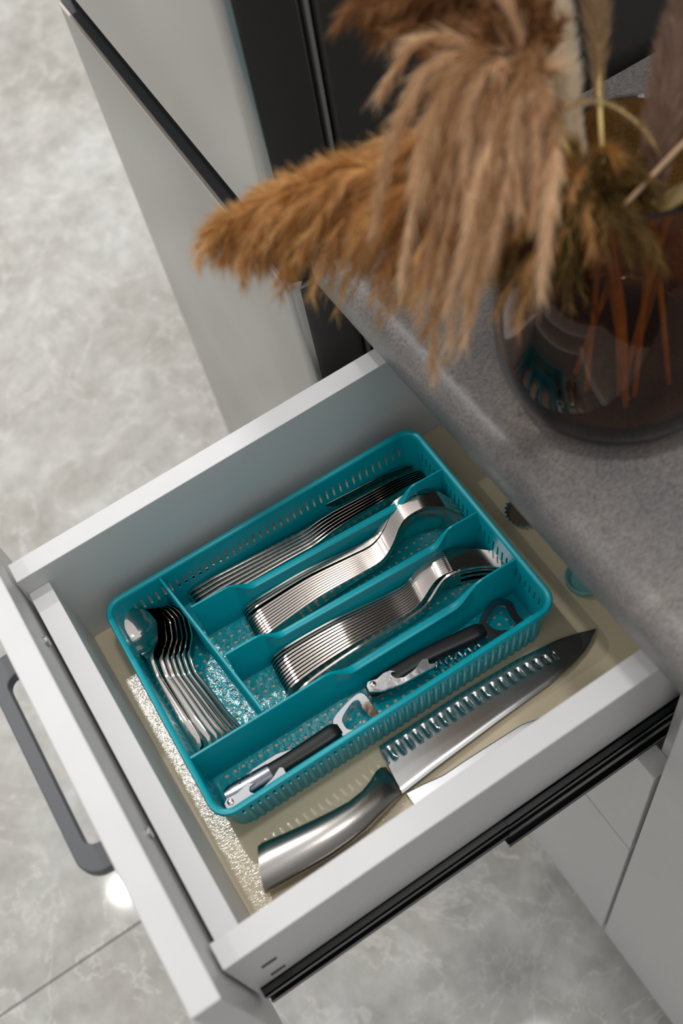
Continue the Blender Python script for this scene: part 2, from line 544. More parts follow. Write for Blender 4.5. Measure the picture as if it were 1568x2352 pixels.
# slides
def rail_bm(x, s, y0, y1, z0, z1, w):
    """C-profile ball-bearing rail member"""
    bm = bmesh.new()
    add_box(bm, min(x, x + s * 0.0012), max(x, x + s * 0.0012), y0, y1, z0, z1)
    xa, xb = min(x, x + s * w), max(x, x + s * w)
    add_box(bm, xa, xb, y0, y1, z1 - 0.0022, z1)
    add_box(bm, xa, xb, y0, y1, z0, z0 + 0.0022)
    xc0, xc1 = (xb - 0.0012, xb) if s > 0 else (xa, xa + 0.0012)
    add_box(bm, xc0, xc1, y0, y1, z1 - 0.007, z1)
    add_box(bm, xc0, xc1, y0, y1, z0, z0 + 0.007)
    return bm
tag(obj('slide_rail', rail_bm(0.3426, 1, 0.004, 0.45, -0.124, -0.0935, 0.0066), 'black_metal', drawer), 'black metal slide rail')
obj('slide_rail', rail_bm(-0.0001, -1, 0.004, 0.45, -0.124, -0.0935, 0.0066), 'black_metal', drawer)
bm = rail_bm(0.3432, 1, 0.206, 0.60, -0.152, -0.0925, 0.0066)
add_box(bm, 0.3482, 0.3499, 0.206, 0.60, -0.121, -0.112)
obj('slide_rail', bm, 'black_metal', cab)
obj('slide_rail', rail_bm(-0.0010, -1, 0.206, 0.60, -0.152, -0.0925, 0.0066), 'black_metal', cab)
# the closed drawers below
for z0, z1 in ((-0.4030, -0.180), (-0.81, -0.4100)):
    d = obj('drawer_front', box(XL, XR - 0.0015, YF, YF + 0.020, z0, z1), 'white', cab, bevel=0.0010)
    bm = bmesh.new(); bow_handle(bm, 0.160, 0.0895, YF, YF - 0.026, z1 - 0.041)
    obj('handle', bm, 'handle_grey', d, bevel=0.0012)
    bm = bmesh.new(); add_box(bm, XL + 0.03, 0.338, YF + 0.0205, 0.88, z0 + 0.05, z0 + 0.062)
    for xx in (XL + 0.03, 0.322): add_box(bm, xx, xx + 0.016, YF + 0.0205, 0.88, z0 + 0.062, z1 - 0.06)
    obj('drawer_box', bm, 'white', d)

# neighbouring cabinet
cab2 = thing('door_cabinet', 'white kitchen base cabinet with a plain door right of the drawers', 'cabinet', (0.66, 0.36, ZF))
obj('side_panel', box(0.3686, 0.3866, 0.355, 0.93, -0.81, 0.049), 'white', cab2)
obj('side_panel', box(0.95, 0.968, 0.355, 0.93, -0.81, 0.049), 'white', cab2)
obj('bottom_panel', box(0.3866, 0.95, 0.355, 0.93, -0.81, -0.792), 'white', cab2)
obj('back_panel', box(0.3866, 0.95, 0.922, 0.93, -0.792, 0.049), 'white', cab2)
obj('plinth', box(0.3686, 0.968, 0.40, 0.418, ZF, -0.81), 'white', cab2)
dr = obj('door', box(0.3695, 0.9665, YF, YF + 0.0195, -0.81, 0.041), 'white', cab2, bevel=0.0010)
bm = bmesh.new(); bow_handle(bm, 0.66, 0.0895, YF, YF - 0.026, 0.0)
obj('handle', bm, 'handle_grey', dr, bevel=0.0012)

# ------------------------------------------------------------------ fridge
fr = thing('fridge', 'tall stainless steel fridge freezer standing left of the worktop', 'fridge', (-0.0617, 0.2984, ZF))
def rbox(x0, x1, y0, y1, z0, z1, r=0.013):
    """box with rounded vertical edges"""
    pts = []
    for cx, cy, a in ((x1 - r, y0 + r, -PI / 2), (x1 - r, y1 - 0.002, 0), (x0 + r, y1 - 0.002, PI / 2), (x0 + r, y0 + r, PI)):
        for k in range(6):
            t = a + (PI / 2) * k / 5
            rr = r if cy < (y0 + y1) / 2 else 0.002
            cx2 = cx if rr == r else (x1 - 0.002 if cx > (x0 + x1) / 2 else x0 + 0.002)
            pts.append((cx2 + rr * math.cos(t), cy + rr * math.sin(t)))
    bm = bmesh.new()
    e = 0.0025
    rings = []
    cxm, cym = (x0 + x1) / 2, (y0 + y1) / 2
    def shr(p, d):
        return (p[0] + (d if p[0] < cxm else -d), p[1] + (d if p[1] < cym else -d))
    for z, d in ((z0, e), (z0 + e * 0.3, e * 0.3), (z0 + e, 0), (z1 - e, 0), (z1 - e * 0.3, e * 0.3), (z1, e)):
        rings.append([(*shr(p, d), z) for p in pts])
    loft(bm, rings)
    return bm
FX0, FX1, FY0 = -0.566, -0.0625, 0.2984
obj('lower_door', rbox(FX0, FX1, FY0, 0.352, -0.80, 0.037), 'fridge', fr, smooth=True, angle=35)
obj('upper_door', rbox(FX0, FX1, FY0 + 0.001, 0.352, 0.083, 0.96), 'fridge', fr, smooth=True, angle=35)
bm = bmesh.new()
pth = [(FX1 - 0.001, 0.309), (FX1 - 0.004, 0.3005), (FX1 - 0.012, 0.2983), (FX0 + 0.01, 0.2983)]
loft(bm, [[(x, y, 0.0355), (x, y, 0.0385), (x + (0.0 if i > 1 else -0.003), y + 0.003, 0.0385), (x + (0.0 if i > 1 else -0.003), y + 0.003, 0.0355)] for i, (x, y) in enumerate(pth)])
obj('door_top_trim', bm, 'fridge_edge', fr)
bm = bmesh.new(); add_box(bm, FX0 + 0.004, FX1 - 0.003, 0.3120, 0.3505, 0.036, 0.084); add_box(bm, FX0 + 0.004, FX1 - 0.004, 0.3025, 0.3120, 0.0365, 0.0378)
obj('handle_recess', bm, 'gasket_dark', fr)
bm = bmesh.new()
add_box(bm, FX0 + 0.008, FX1 - 0.006, 0.352, 0.357, -0.79, 0.95)
obj('gasket', bm, 'gasket_dark', fr)
obj('gasket_lip', box(FX0 + 0.002, FX1 - 0.0015, 0.3565, 0.3595, -0.79, 0.95), 'gasket', fr)
bm = bmesh.new(); add_box(bm, FX0, FX1, 0.3625, 0.915, -0.84, 0.96)
obj('body', bm, 'fridge_side', fr, bevel=0.003)
for x in (FX0 + 0.03, FX1 - 0.07):
    for y in (0.40, 0.86): obj('foot', box(x, x + 0.04, y, y + 0.04, ZF, -0.84), 'black_plastic', fr)
fr.rotation_euler = (0, 0, -0.028)
for o in fr.children:
    if o.name.startswith(('lower_door', 'upper_door')):
        o.data.materials.append(M['fridge_side'])
        for p in o.data.polygons:
            if abs(p.normal.x) > 0.97 or (p.normal.z > 0.9):
                p.material_index = 1

# ------------------------------------------------------------------ teal cutlery tray
ZR, ZB = -0.068, -0.1225           # rim top, upper side of the tray floor
CN = [np.array(p) for p in ((0.0300, 0.0395), (0.2385, 0.0350), (0.2432, 0.3345), (0.0366, 0.3385))]  # NL NR FR FL
W, L = 0.2075, 0.299
def tq(u, v):
    a, b = u / W, v / L
    return CN[0] * (1 - a) * (1 - b) + CN[1] * a * (1 - b) + CN[2] * a * b + CN[3] * (1 - a) * b
def inset_at(z):                   # walls lean in towards the floor
    return 0.0035 + (ZR - z) / (ZR - ZB) * 0.0040
tray = thing('cutlery_tray', 'teal plastic cutlery tray with slotted sides and five compartments in the drawer', 'cutlery tray', (0.137, 0.187, DH))

def rr_path(ins, r, step=0.0035):
    """rounded rectangle, list of (u, v, nu, nv, corner?)"""
    out = []
    r = max(r - ins * 0.6, 0.004)
    for (x0, y0, x1, y1, cx, cy, a0, nx, ny) in (
            (ins + r, ins, W - ins - r, ins, W - ins - r, ins + r, -PI / 2, 0, -1),
            (W - ins, ins + r, W - ins, L - ins - r, W - ins - r, L - ins - r, 0, 1, 0),
            (W - ins - r, L - ins, ins + r, L - ins, ins + r, L - ins - r, PI / 2, 0, 1),
            (ins, L - ins - r, ins, ins + r, ins + r, ins + r, PI, -1, 0)):
        n = 28 if nx == 0 else 40
        n = n * 2
        for k in range(n):
            t = (k if k % 2 == 0 else k - 0.36) / n
            out.append((x0 + (x1 - x0) * t, y0 + (y1 - y0) * t, nx, ny, k % 2))
        for k in range(6):
            a = a0 + (PI / 2) * k / 6
            out.append((cx + r * math.cos(a), cy + r * math.sin(a), math.cos(a), math.sin(a), -1))
    return out
# outer wall
bm = bmesh.new()
levels = [(ZB - 0.0012), -0.0960, -0.0830, ZR - 0.003]
base_path = [rr_path(inset_at(z), 0.016) for z in levels]
N = len(base_path[0])
TH = 0.0014
def wpt(li, i, off):
    u, v, nx, ny, c = base_path[li][i % N]
    p = tq(u - nx * off, v - ny * off)
    return (p[0], p[1], levels[li])
for i in range(N):
    flag = base_path[0][i][4]
    for li in range(3):
        if flag == 0 and li == 1:      # slot
            continue
        if flag == -1: pass
        add_hex(bm, [wpt(li, i, 0), wpt(li, i + 1, 0), wpt(li, i + 1, TH), wpt(li, i, TH),
                     wpt(li + 1, i, 0), wpt(li + 1, i + 1, 0), wpt(li + 1, i + 1, TH), wpt(li + 1, i, TH)])
bmesh.ops.remove_doubles(bm, verts=bm.verts, dist=0.00001)
obj('side_wall', bm, 'teal', tray)
# ribs on the outside of the walls
bm = bmesh.new()
for i in range(N):
    if base_path[0][i][4] != 1: continue
    rings = []
    for li in (0, 1, 2, 3):
        u0, v0, nx, ny, _ = base_path[li][i]
        u1, v1 = base_path[li][(i + 1) % N][:2]
        du, dv = u1 - u0, v1 - v0
        g = 0.03
        ring = []
        for t, o in ((-g, -0.0001), (0.1, 0.0013), (0.5, 0.0020), (0.9, 0.0013), (1 + g, -0.0001)):
            o2 = o * (1.0 if li < 3 else 0.35)
            if li == 0: o2 = o * 0.75
            p = tq(u0 + du * t + nx * o2, v0 + dv * t + ny * o2)
            ring.append((p[0], p[1], levels[li] - (0.0 if li else (-0.0015 if o < 0.0005 else 0))))
        rings.append(ring)
    loft(bm, rings)
o = obj('wall_rib', bm, 'teal', tray, smooth=True, angle=60)
o['kind'] = 'stuff'
# rim
bm = bmesh.new()
rp = rr_path(0.0, 0.016)
prof = [(0.0, -0.0045), (0.0, -0.0012), (0.0010, 0.0), (0.0042, 0.0), (0.0052, -0.0010), (0.0052, -0.0032), (0.0036, -0.0032), (0.0014, -0.0036), (0.0012, -0.0045)]
rings = []
for (u, v, nx, ny, c) in rp:
    ring = []
    for off, dz in prof:
        p = tq(u - nx * off, v - ny * off)
        ring.append((p[0], p[1], ZR + dz))
    rings.append(ring)
rings.append(rings[0])
loft(bm, rings, cap=False)
bmesh.ops.remove_doubles(bm, verts=bm.verts, dist=0.00001)
obj('rim', bm, 'teal', tray, smooth=True, angle=50)

# dividers, in tray space heights: hump near the ends, lower in the middle
def divider(p0, p1, prof, thick, low_t, name='divider', z0=ZB):
    p0, p1 = np.array(p0), np.array(p1)
    d = p1 - p0; Ln = np.linalg.norm(d); d = d / Ln
    nrm = np.array([-d[1], d[0]])
    n = 60
    rings = []
    for k in range(n + 1):
        s = k / n * Ln
        zt, wgt = prof(s, Ln)
        t = thick + (low_t - thick) * wgt
        c = p0 + d * s
        ring = []
        for off, z in ((-t * 0.5 - 0.0013, z0), (-t * 0.5 - 0.0010, z0 + 0.016), (-t * 0.5, z0 + 0.0175), (-t * 0.5, zt - 0.0006), (-t * 0.35, zt),
                       (t * 0.35, zt), (t * 0.5, zt - 0.0006), (t * 0.5, z0 + 0.0175), (t * 0.5 + 0.0010, z0 + 0.016), (t * 0.5 + 0.0013, z0)):
            ring.append((c[0] + nrm[0] * off, c[1] + nrm[1] * off, z))
        rings.append(ring)
    bm = bmesh.new(); loft(bm, rings)
    return obj(name, bm, 'teal', tray, smooth=True, angle=35)
def sm(a, b, x):
    t = min(max((x - a) / (b - a), 0), 1); return t * t * (3 - 2 * t)
def hump(l0, l1, zh=-0.0705, zl=-0.0870):
    def f(s, Ln):
        w = sm(l0 * 0.62, l0, s) * (1 - sm(Ln - l1, Ln - l1 * 0.62, s))
        return zh + (zl - zh) * w, w
    return f
def midhump(s, Ln):
    # D: full height left part next to the teaspoons, a low stretch, a rise at the far end
    w = sm(0.118, 0.140, s) * (1 - sm(Ln - 0.062, Ln - 0.034, s))
    return -0.0710 + (-0.0165) * w, w
divider((0.1830, 0.0395), (0.1912, 0.3330), midhump, 0.0022, 0.0062)
divider((0.0745, 0.1005), (0.0890, 0.3340), hump(0.052, 0.046), 0.0020, 0.0062)
divider((0.1265, 0.1030), (0.1395, 0.3350), hump(0.046, 0.046), 0.0020, 0.0058)
def Eprof(s, Ln):
    w = sm(0.022, 0.028, s) * (1 - sm(0.040, 0.046, s)) * 0.0
    return -0.0705, 0.35
divider((0.0355, 0.0915), (0.1832, 0.1045), Eprof, 0.0020, 0.0034)

# perforated floor
def in_wall(x, y):
    for (a, b) in (((0.1830, 0.0395), (0.1912, 0.3330)), ((0.0745, 0.1005), (0.0890, 0.3340)), ((0.1265, 0.1030), (0.1395, 0.3350)), ((0.0355, 0.0915), (0.1832, 0.1045))):
        a, b = np.array(a), np.array(b); p = np.array((x, y))
        t = np.clip(np.dot(p - a, b - a) / np.dot(b - a, b - a), 0, 1)
        if np.linalg.norm(p - a - t * (b - a)) < 0.0050: return True
    return False
verts, faces = [], []
nu, nv = 26, 38
ins = inset_at(ZB) + 0.0006
pu, pv = (W - 2 * ins) / nu, (L - 2 * ins) / nv
for i in range(nu):
    for j in range(nv):
        cu, cv = ins + (i + 0.5) * pu, ins + (j + 0.5) * pv
        corner = (i < 2 or i > nu - 3) and (j < 2 or j > nv - 3)
        c = tq(cu, cv)
        sq = [(-1, -1), (0, -1), (1, -1), (1, 0), (1, 1), (0, 1), (-1, 1), (-1, 0)]
        if (i in (0, nu - 1)) and (j in (0, nv - 1)): continue
        outer = [tq(cu + a * pu / 2, cv + b * pv / 2) for a, b in sq]
        base = len(verts)
        if corner or in_wall(*c) or i in (0, nu - 1) or j in (0, nv - 1):
            verts += [(p[0], p[1], ZB) for p in outer]
            faces.append(tuple(range(base, base + 8)))
            continue
        R = 0.00165
        inner = []
        for a, b in sq:
            ang = math.atan2(b, a)
            inner.append(tq(cu + R * math.cos(ang), cv + R * math.sin(ang)))
        verts += [(p[0], p[1], ZB) for p in outer] + [(p[0], p[1], ZB) for p in inner] + [(p[0], p[1], ZB - 0.0011) for p in inner]
        for k in range(8):
            m = (k + 1) % 8
            faces.append((base + k, base + m, base + 8 + m, base + 8 + k))
            faces.append((base + 8 + k, base + 8 + m, base + 16 + m, base + 16 + k))
obj('perforated_floor', (verts, faces), 'teal_base', tray)

# ------------------------------------------------------------------ flatware
def ribbon(bm, stations, n_across=7, thick=0.0018):
    """stations: (centre, across vector, half width, dish depth, dish direction)"""
    top, bot = [], []
    for c, ac, hw, dep, dn in stations:
        c, ac, dn = Vector(c), Vector(ac).normalized(), Vector(dn).normalized()
        rt, rb = [], []
        for k in range(n_across):
            v = -1 + 2 * k / (n_across - 1)
            p = c + ac * (v * hw) + dn * (dep * (1 - v * v))
            edge = 1.0 if abs(v) < 0.9 else 0.80
            rt.append(p - dn * (thick * 0.5 * edge)); rb.append(p + dn * (thick * 0.5 * edge))
        top.append(rt); bot.append(rb)
    rings = [t + b[::-1] for t, b in zip(top, bot)]
    loft(bm, rings)

def plan_curve(pts, n):
    return resample(catmull(pts, 8), n)

def frame2d(P, i):
    a, b = P[max(i - 1, 0)], P[min(i + 1, len(P) - 1)]
    t = np.array([b[0] - a[0], b[1] - a[1]]); t /= np.linalg.norm(t)
    return t, np.array([-t[1], t[0]])        # tangent, left normal (towards -x when heading +y)

def interp(x, xs, ys): return float(np.interp(x, xs, ys))

# tablespoon standing on its edge (concave side towards +x)
def tablespoon_bm():
    P = plan_curve([(0.0838, 0.1343), (0.0838, 0.160), (0.0850, 0.1955), (0.0905, 0.2346), (0.0930, 0.2540), (0.0885, 0.2690), (0.0832, 0.2820), (0.0828, 0.2950), (0.0895, 0.3120), (0.1000, 0.3240), (0.1100, 0.3310)], 56)
    n = len(P); st = []
    for i in range(n):
        t = i / (n - 1)
        _, nl = frame2d(P, i)
        hw = interp(t, [0, 0.01, 0.05, 0.3, 0.52, 0.63, 0.68, 0.74, 0.84, 0.93, 0.98, 1.0], [0.004, 0.0075, 0.0098, 0.0078, 0.0040, 0.0036, 0.0070, 0.0150, 0.0200, 0.0165, 0.009, 0.003])
        z = interp(t, [0, 0.3, 0.6, 0.8, 1.0], [-0.1085, -0.1060, -0.1010, -0.0990, -0.0990])
        dep = interp(t, [0, 0.64, 0.74, 0.84, 0.94, 1], [0.0004, 0.0008, 0.0045, 0.0060, 0.0035, 0.0005])
        st.append(((P[i][0], P[i][1], z), (0, 0, 1), hw, dep, (nl[0], nl[1], 0)))
    bm = bmesh.new(); ribbon(bm, st, 9, 0.0021); return bm

def fork_bm():
    P = plan_curve([(0.1350, 0.1310), (0.1346, 0.155), (0.1362, 0.1851), (0.1405, 0.225), (0.1432, 0.2520), (0.1405, 0.2650), (0.1375, 0.2770), (0.1385, 0.2890), (0.1450, 0.3040), (0.1550, 0.3180), (0.1655, 0.3290)], 56)
    n = len(P); st = []; tines = [[], [], [], []]
    for i in range(n):
        t = i / (n - 1)
        _, nl = frame2d(P, i)
        hw = interp(t, [0, 0.01, 0.05, 0.3, 0.52, 0.64, 0.69, 0.74, 0.80], [0.004, 0.0075, 0.0098, 0.0078, 0.0040, 0.0036, 0.0065, 0.0115, 0.0128])
        z = interp(t, [0, 0.3, 0.6, 0.8, 1.0], [-0.1085, -0.1070, -0.1060, -0.1060, -0.1060])
        if t <= 0.80:
            st.append(((P[i][0], P[i][1], z), (0, 0, 1), hw, interp(t, [0, 0.65, 0.8], [0.0004, 0.0006, 0.0022]), (nl[0], nl[1], 0)))
        if t >= 0.78:
            q = (t - 0.78) / 0.22
            for k in range(4):
                v = -0.0106 + 0.0212 * k / 3
                dd = 0.0020 * (1 - (v / 0.0128) ** 2)
                tines[k].append(((P[i][0] + nl[0] * dd, P[i][1] + nl[1] * dd, z + v), (0, 0, 1), 0.0021 * (1 - 0.55 * q), 0.0001, (nl[0], nl[1], 0)))
    bm = bmesh.new(); ribbon(bm, st, 9, 0.0021)
    for tt in tines: ribbon(bm, tt, 3, 0.0017)
    return bm

def reground(o, x, y, z, bm_off):
    pass

def as_thing(bm, name, mat, piv, label, cat, group, angle=40):
    """bake the mesh around its own pivot so the object origin sits on it"""
    bmesh.ops.translate(bm, verts=bm.verts, vec=Vector((-piv[0], -piv[1], -piv[2])))
    o = obj(name, bm, mat, smooth=True, angle=angle)
    o.location = piv
    return tag(o, label, cat, group)

ORD = ['first', 'second', 'third', 'fourth', 'fifth', 'sixth', 'seventh', 'eighth', 'ninth', 'tenth', 'eleventh', 'twelfth']
# -- tablespoons
pv = (0.0838, 0.1343, -0.1195)
sp0 = as_thing(tablespoon_bm(), 'tablespoon', 'steel', pv, 'x', 'spoon', 'tablespoons standing nested in the middle compartment')
nS = 12
for i in range(nS):
    o = sp0 if i == 0 else sp0.copy()
    if i: COL.objects.link(o)
    t = i / (nS - 1) * 0.93 + (0.07 if i >= 3 else 0)
    o.location = (pv[0] + 0.0318 * t, pv[1] - 0.0028 * t, pv[2] - 0.0025)
    o.rotation_euler = (0, 0, 0.088 * t)
    if i == 0: lb = 'steel tablespoon on edge nearest the knives, first of the nested row'
    elif i == nS - 1: lb = 'steel tablespoon with its hollow bowl facing the forks, last of the nested row'
    elif i == 2: lb = 'third steel tablespoon of the row, just before the dark gap'
    elif i == 3: lb = 'steel tablespoon just after the dark gap in the nested row'
    else: lb = '%s tablespoon of the nested row, counted from the knives' % ORD[i]
    o['label'] = lb

# -- forks
pv = (0.1350, 0.1310, -0.1195)
fk0 = as_thing(fork_bm(), 'fork', 'steel', pv, 'x', 'fork', 'table forks standing nested in their compartment')
nF = 12
for i in range(nF):
    o = fk0 if i == 0 else fk0.copy()
    if i: COL.objects.link(o)
    t = i / (nF - 2)
    if i < nF - 1:
        o.location = (pv[0] + 0.0305 * t, pv[1] - 0.0035 * t, pv[2] - 0.0025); o.rotation_euler = (0, 0, 0.075 * t)
    else:
        o.location = (pv[0] + 0.0368, pv[1] + 0.0015, pv[2] - 0.0025); o.rotation_euler = (0, 0, 0.092)
    o['label'] = ('steel table fork on edge nearest the tablespoons' if i == 0 else
                  'steel table fork standing slightly apart from the nested row' if i == nF - 1 else
                  'last steel table fork of the tight row before the loose one' if i == nF - 2 else
                  '%s table fork of the nested row, counted from the tablespoons' % ORD[i])

# -- table knives
def knife_bm():
    bm = bmesh.new()
    Lk = 0.226
    rings = []
    for k in range(40):
        s = k / 39
        hw = interp(s, [0, 0.02, 0.1, 0.35, 0.47, 0.50, 0.56, 0.62, 0.88, 0.97, 1.0], [0.0045, 0.0072, 0.0088, 0.0068, 0.0052, 0.0055, 0.0085, 0.0100, 0.0105, 0.0072, 0.003])
        ht = interp(s, [0, 0.02, 0.35, 0.46, 0.52, 0.58, 1.0], [0.0011, 0.0020, 0.0019, 0.0021, 0.0014, 0.00055, 0.0004])
        zc = -0.1085 + interp(s, [0, 0.5, 0.62, 1], [0, 0.0012, 0.0014, 0.0002])
        rings.append(superell((0, s * Lk, zc), (1, 0, 0), (0, 0, 1), ht, hw, 16, 5.0))
    loft(bm, rings)
    return bm
kn0 = as_thing(knife_bm(), 'table_knife', 'steel', (0, 0, -0.1195), 'x', 'knife', 'table knives standing in the long compartment')
ks = [(0.0285, 0.1010, 0.0500 - 0.0275, 0.0), (0.0408, 0.1045, 0.0575, 0), (0.0445, 0.1050, 0.0595, 0), (0.0482, 0.1055, 0.0612, 0), (0.0519, 0.1060, 0.0630, 0), (0.0556, 0.1062, 0.0648, 0), (0.0592, 0.1065, 0.0668, 0.0), (0.0632, 0.1068, 0.0690, 0.0)]
ks = [(0.0285, 0.1010, 0.0490, 0)] + [(0.0412 + 0.0043 * i, 0.1045 + 0.0004 * i, 0.0580 + 0.0021 * i, 0) for i in range(6)]
for i, (x, y, xe, _) in enumerate(ks):
    o = kn0 if i == 0 else kn0.copy()
    if i: COL.objects.link(o)
    o.location = (x, y, -0.1220)
    o.rotation_euler = (0, 0, -math.atan2(xe - x, 0.226))
    o['label'] = ('steel table knife standing alone along the slotted tray side' if i == 0 else
                  'last steel table knife of the row, against the tablespoon divider' if i == len(ks) - 1 else
                  'first steel table knife of the close row, beside the dark gap' if i == 1 else
                  '%s table knife on edge, counted from the slotted tray side' % ORD[i])

# -- teaspoons (local: bowl tip at x=0, handle along +x, hollow side +z)
def teaspoon_bm():
    Lt = 0.130; n = 46; st = []
    for i in range(n):
        t = i / (n - 1)
        x = t * Lt
        hw = interp(t, [0, 0.02, 0.07, 0.16, 0.26, 0.31, 0.35, 0.45, 0.75, 0.93, 0.985, 1.0], [0.003, 0.0090, 0.0138, 0.0165, 0.0110, 0.0050, 0.0030, 0.0028, 0.0058, 0.0076, 0.0050, 0.002])
        dep = interp(t, [0, 0.06, 0.16, 0.28, 0.34, 0.45, 0.9, 1], [0.0002, 0.0045, 0.0072, 0.0030, -0.0008, -0.0012, -0.0020, -0.0008])
        z = interp(t, [0, 0.12, 0.28, 0.36, 0.5, 0.8, 1.0], [0.0020, 0.0000, 0.0005, 0.0060, 0.0090, 0.0040, -0.0010])
        st.append(((x, 0, z), (0, 1, 0), hw, dep, (0, 0, -1)))
    bm = bmesh.new(); ribbon(bm, st, 11, 0.0017); return bm
ts_me = teaspoon_bm()
bmesh.ops.translate(ts_me, verts=ts_me.verts, vec=Vector((-0.065, 0, 0)))
ts0 = tag(obj('teaspoon', ts_me, 'steel_spoon', smooth=True), 'x', 'spoon', 'teaspoons leaning in the front compartment')
# (bowl tip xyz, handle end xyz, roll)
tsp = [((0.0370, 0.0580, -0.0900), (0.1670, 0.0458, -0.1095), 18),
       ((0.0400, 0.0640, -0.0940), (0.1700, 0.0530, -0.1125), 26),
       ((0.0415, 0.0685, -0.0955), (0.1715, 0.0590, -0.1130), 33),
       ((0.0430, 0.0730, -0.0970), (0.1720, 0.0640, -0.1130), 39),
       ((0.0445, 0.0772, -0.0980), (0.1725, 0.0692, -0.1130), 44),
       ((0.0460, 0.0812, -0.0985), (0.1735, 0.0745, -0.1130), 48),
       ((0.0475, 0.0850, -0.0990), (0.1745, 0.0800, -0.1130), 52)]
for i, (a, b, roll) in enumerate(tsp):
    o = ts0 if i == 0 else ts0.copy()
    if i: COL.objects.link(o)
    a, b = Vector(a), Vector(b)
    X = (b - a).normalized()
    Y = Vector((0, 0, 1)).cross(X).normalized(); Z = X.cross(Y)
    r = math.radians(roll)
    Y2 = Y * math.cos(r) + Z * math.sin(r)
    Z2 = -Y * math.sin(r) + Z * math.cos(r)
    mid = (a + X * 0.065)
    o.matrix_world = Matrix(((X.x, Y2.x, Z2.x, mid.x), (X.y, Y2.y, Z2.y, mid.y), (X.z, Y2.z, Z2.z, mid.z), (0, 0, 0, 1)))
    o['label'] = ('teaspoon lying open with its whole shiny bowl showing' if i == 0 else
                  'second teaspoon, tucked right behind the open one' if i == 1 else
                  'farthest teaspoon from the open one, standing nearly on edge by the divider' if i == len(tsp) - 1 else
                  '%s teaspoon of the leaning bunch, counted from the open one' % ORD[i])

# ------------------------------------------------------------------ corkscrews
def xy(l): return [(a[0], a[1]) for a in l]
def corkscrew(label, body_axis, body_mat, lever, ring_o, ring_i, worm, holes=None, foil=None, ringmat='chrome', tipmat=None):
    c0 = body_axis[0]
    cs = thing('corkscrew', label, 'corkscrew', ((body_axis[0][0] + body_axis[-1][0]) / 2, (body_axis[0][1] + body_axis[-1][1]) / 2, ZB), 'waiter corkscrews in the long compartment')
    ax = resample(catmull(body_axis, 6), 30)
    rings = []
    for i, p in enumerate(ax):
        t = i / 29
        _, nl = frame2d(ax, i)
        hw = interp(t, [0, 0.02, 0.08, 0.5, 0.92, 0.98, 1], [0.0045, 0.0068, 0.0076, 0.0066, 0.0072, 0.0062, 0.0040])
        hh = interp(t, [0, 0.04, 0.96, 1], [0.0035, 0.0050, 0.0056, 0.0035])
        rings.append(superell((p[0], p[1], -0.1065), (nl[0], nl[1], 0), (0, 0, 1), hw, hh, 20, 3.6))
    bm = bmesh.new(); loft(bm, rings)
    obj('handle', bm, body_mat, cs, smooth=True, angle=50)
    # lever
    lv = resample(xy(lever), 90, closed=True)
    bm = bmesh.new(); plate(bm, [(p[0], p[1]) for p in lv], -0.1010, -0.0985)
    obj('lever', bm, 'chrome', cs, bevel=0.0005, seg=2, smooth=True, angle=40)
    px, py = (lever[0][0] + 0.0035 if holes is None else holes[0]), (lever[0][1] + 0.0045 if holes is None else holes[1])
    bm = bmesh.new(); tube(bm, [(px, py, -0.1012), (px, py, -0.0978), (px, py, -0.0974)], [0.0026, 0.0026, 0.0018], 16)
    obj('rivet', bm, 'steel', cs, smooth=True)
    # opener
    a = resample(catmull(xy(ring_o), 6, True), 72, closed=True)
    b = resample(catmull(xy(ring_i), 6, True), 72, closed=True)
    k0 = int(np.argmin([np.linalg.norm(p - a[0]) for p in b])); b = b[k0:] + b[:k0]
    bm = bmesh.new(); ring_plate(bm, [tuple(p) for p in a], [tuple(p) for p in b], -0.1075, -0.1055)
    obj('bottle_opener', bm, ringmat, cs, bevel=0.0004, seg=1)
    # worm
    w0, w1 = Vector(worm[0]), Vector(worm[1])
    d = (w1 - w0); Ln = d.length; d.normalize()
    u = d.cross(Vector((0, 0, 1))).normalized(); v = d.cross(u)
    pts = []
    turns = 5.2
    for k in range(100):
        t = k / 99
        r = 0.0036 * (1 if t < 0.92 else (1 - t) / 0.08 + 0.05)
        an = turns * 2 * PI * t
        pts.append(w0 + d * (Ln * t) + u * (r * math.cos(an)) + v * (r * math.sin(an)))
    bm = bmesh.new(); tube(bm, pts, [0.0012] * 96 + [0.001, 0.0008, 0.0005, 0.0002], 8)
    obj('worm', bm, 'chrome', cs, smooth=True)
    if foil:
        bm = bmesh.new(); plate(bm, foil, -0.1105, -0.1093)
        obj('foil_blade', bm, 'chrome', cs)
    if tipmat:
        bm = bmesh.new()
        rings = []
        for i in range(0, 12):
            p = ax[i]; t = i / 29
            _, nl = frame2d(ax, i)
            hw = interp(t, [0, 0.02, 0.08, 0.5], [0.0048, 0.0071, 0.0079, 0.0069])
            rings.append(superell((p[0], p[1], -0.1062), (nl[0], nl[1], 0), (0, 0, 1), hw, 0.0055, 20, 3.6))
        loft(bm, rings); obj('metal_shell', bm, tipmat, cs, smooth=True, angle=50)
        bm = bmesh.new()
        for q, off in ((4, 0.0040), (7, 0.0048)):
            p = ax[q]; _, nl = frame2d(ax, q)
            c = (p[0] + nl[0] * off, p[1] + nl[1] * off)
            tube(bm, [(c[0], c[1], -0.1012), (c[0], c[1], -0.1004)], 0.0010, 10)
        obj('shell_rivet', bm, 'black_plastic', cs)
    return cs

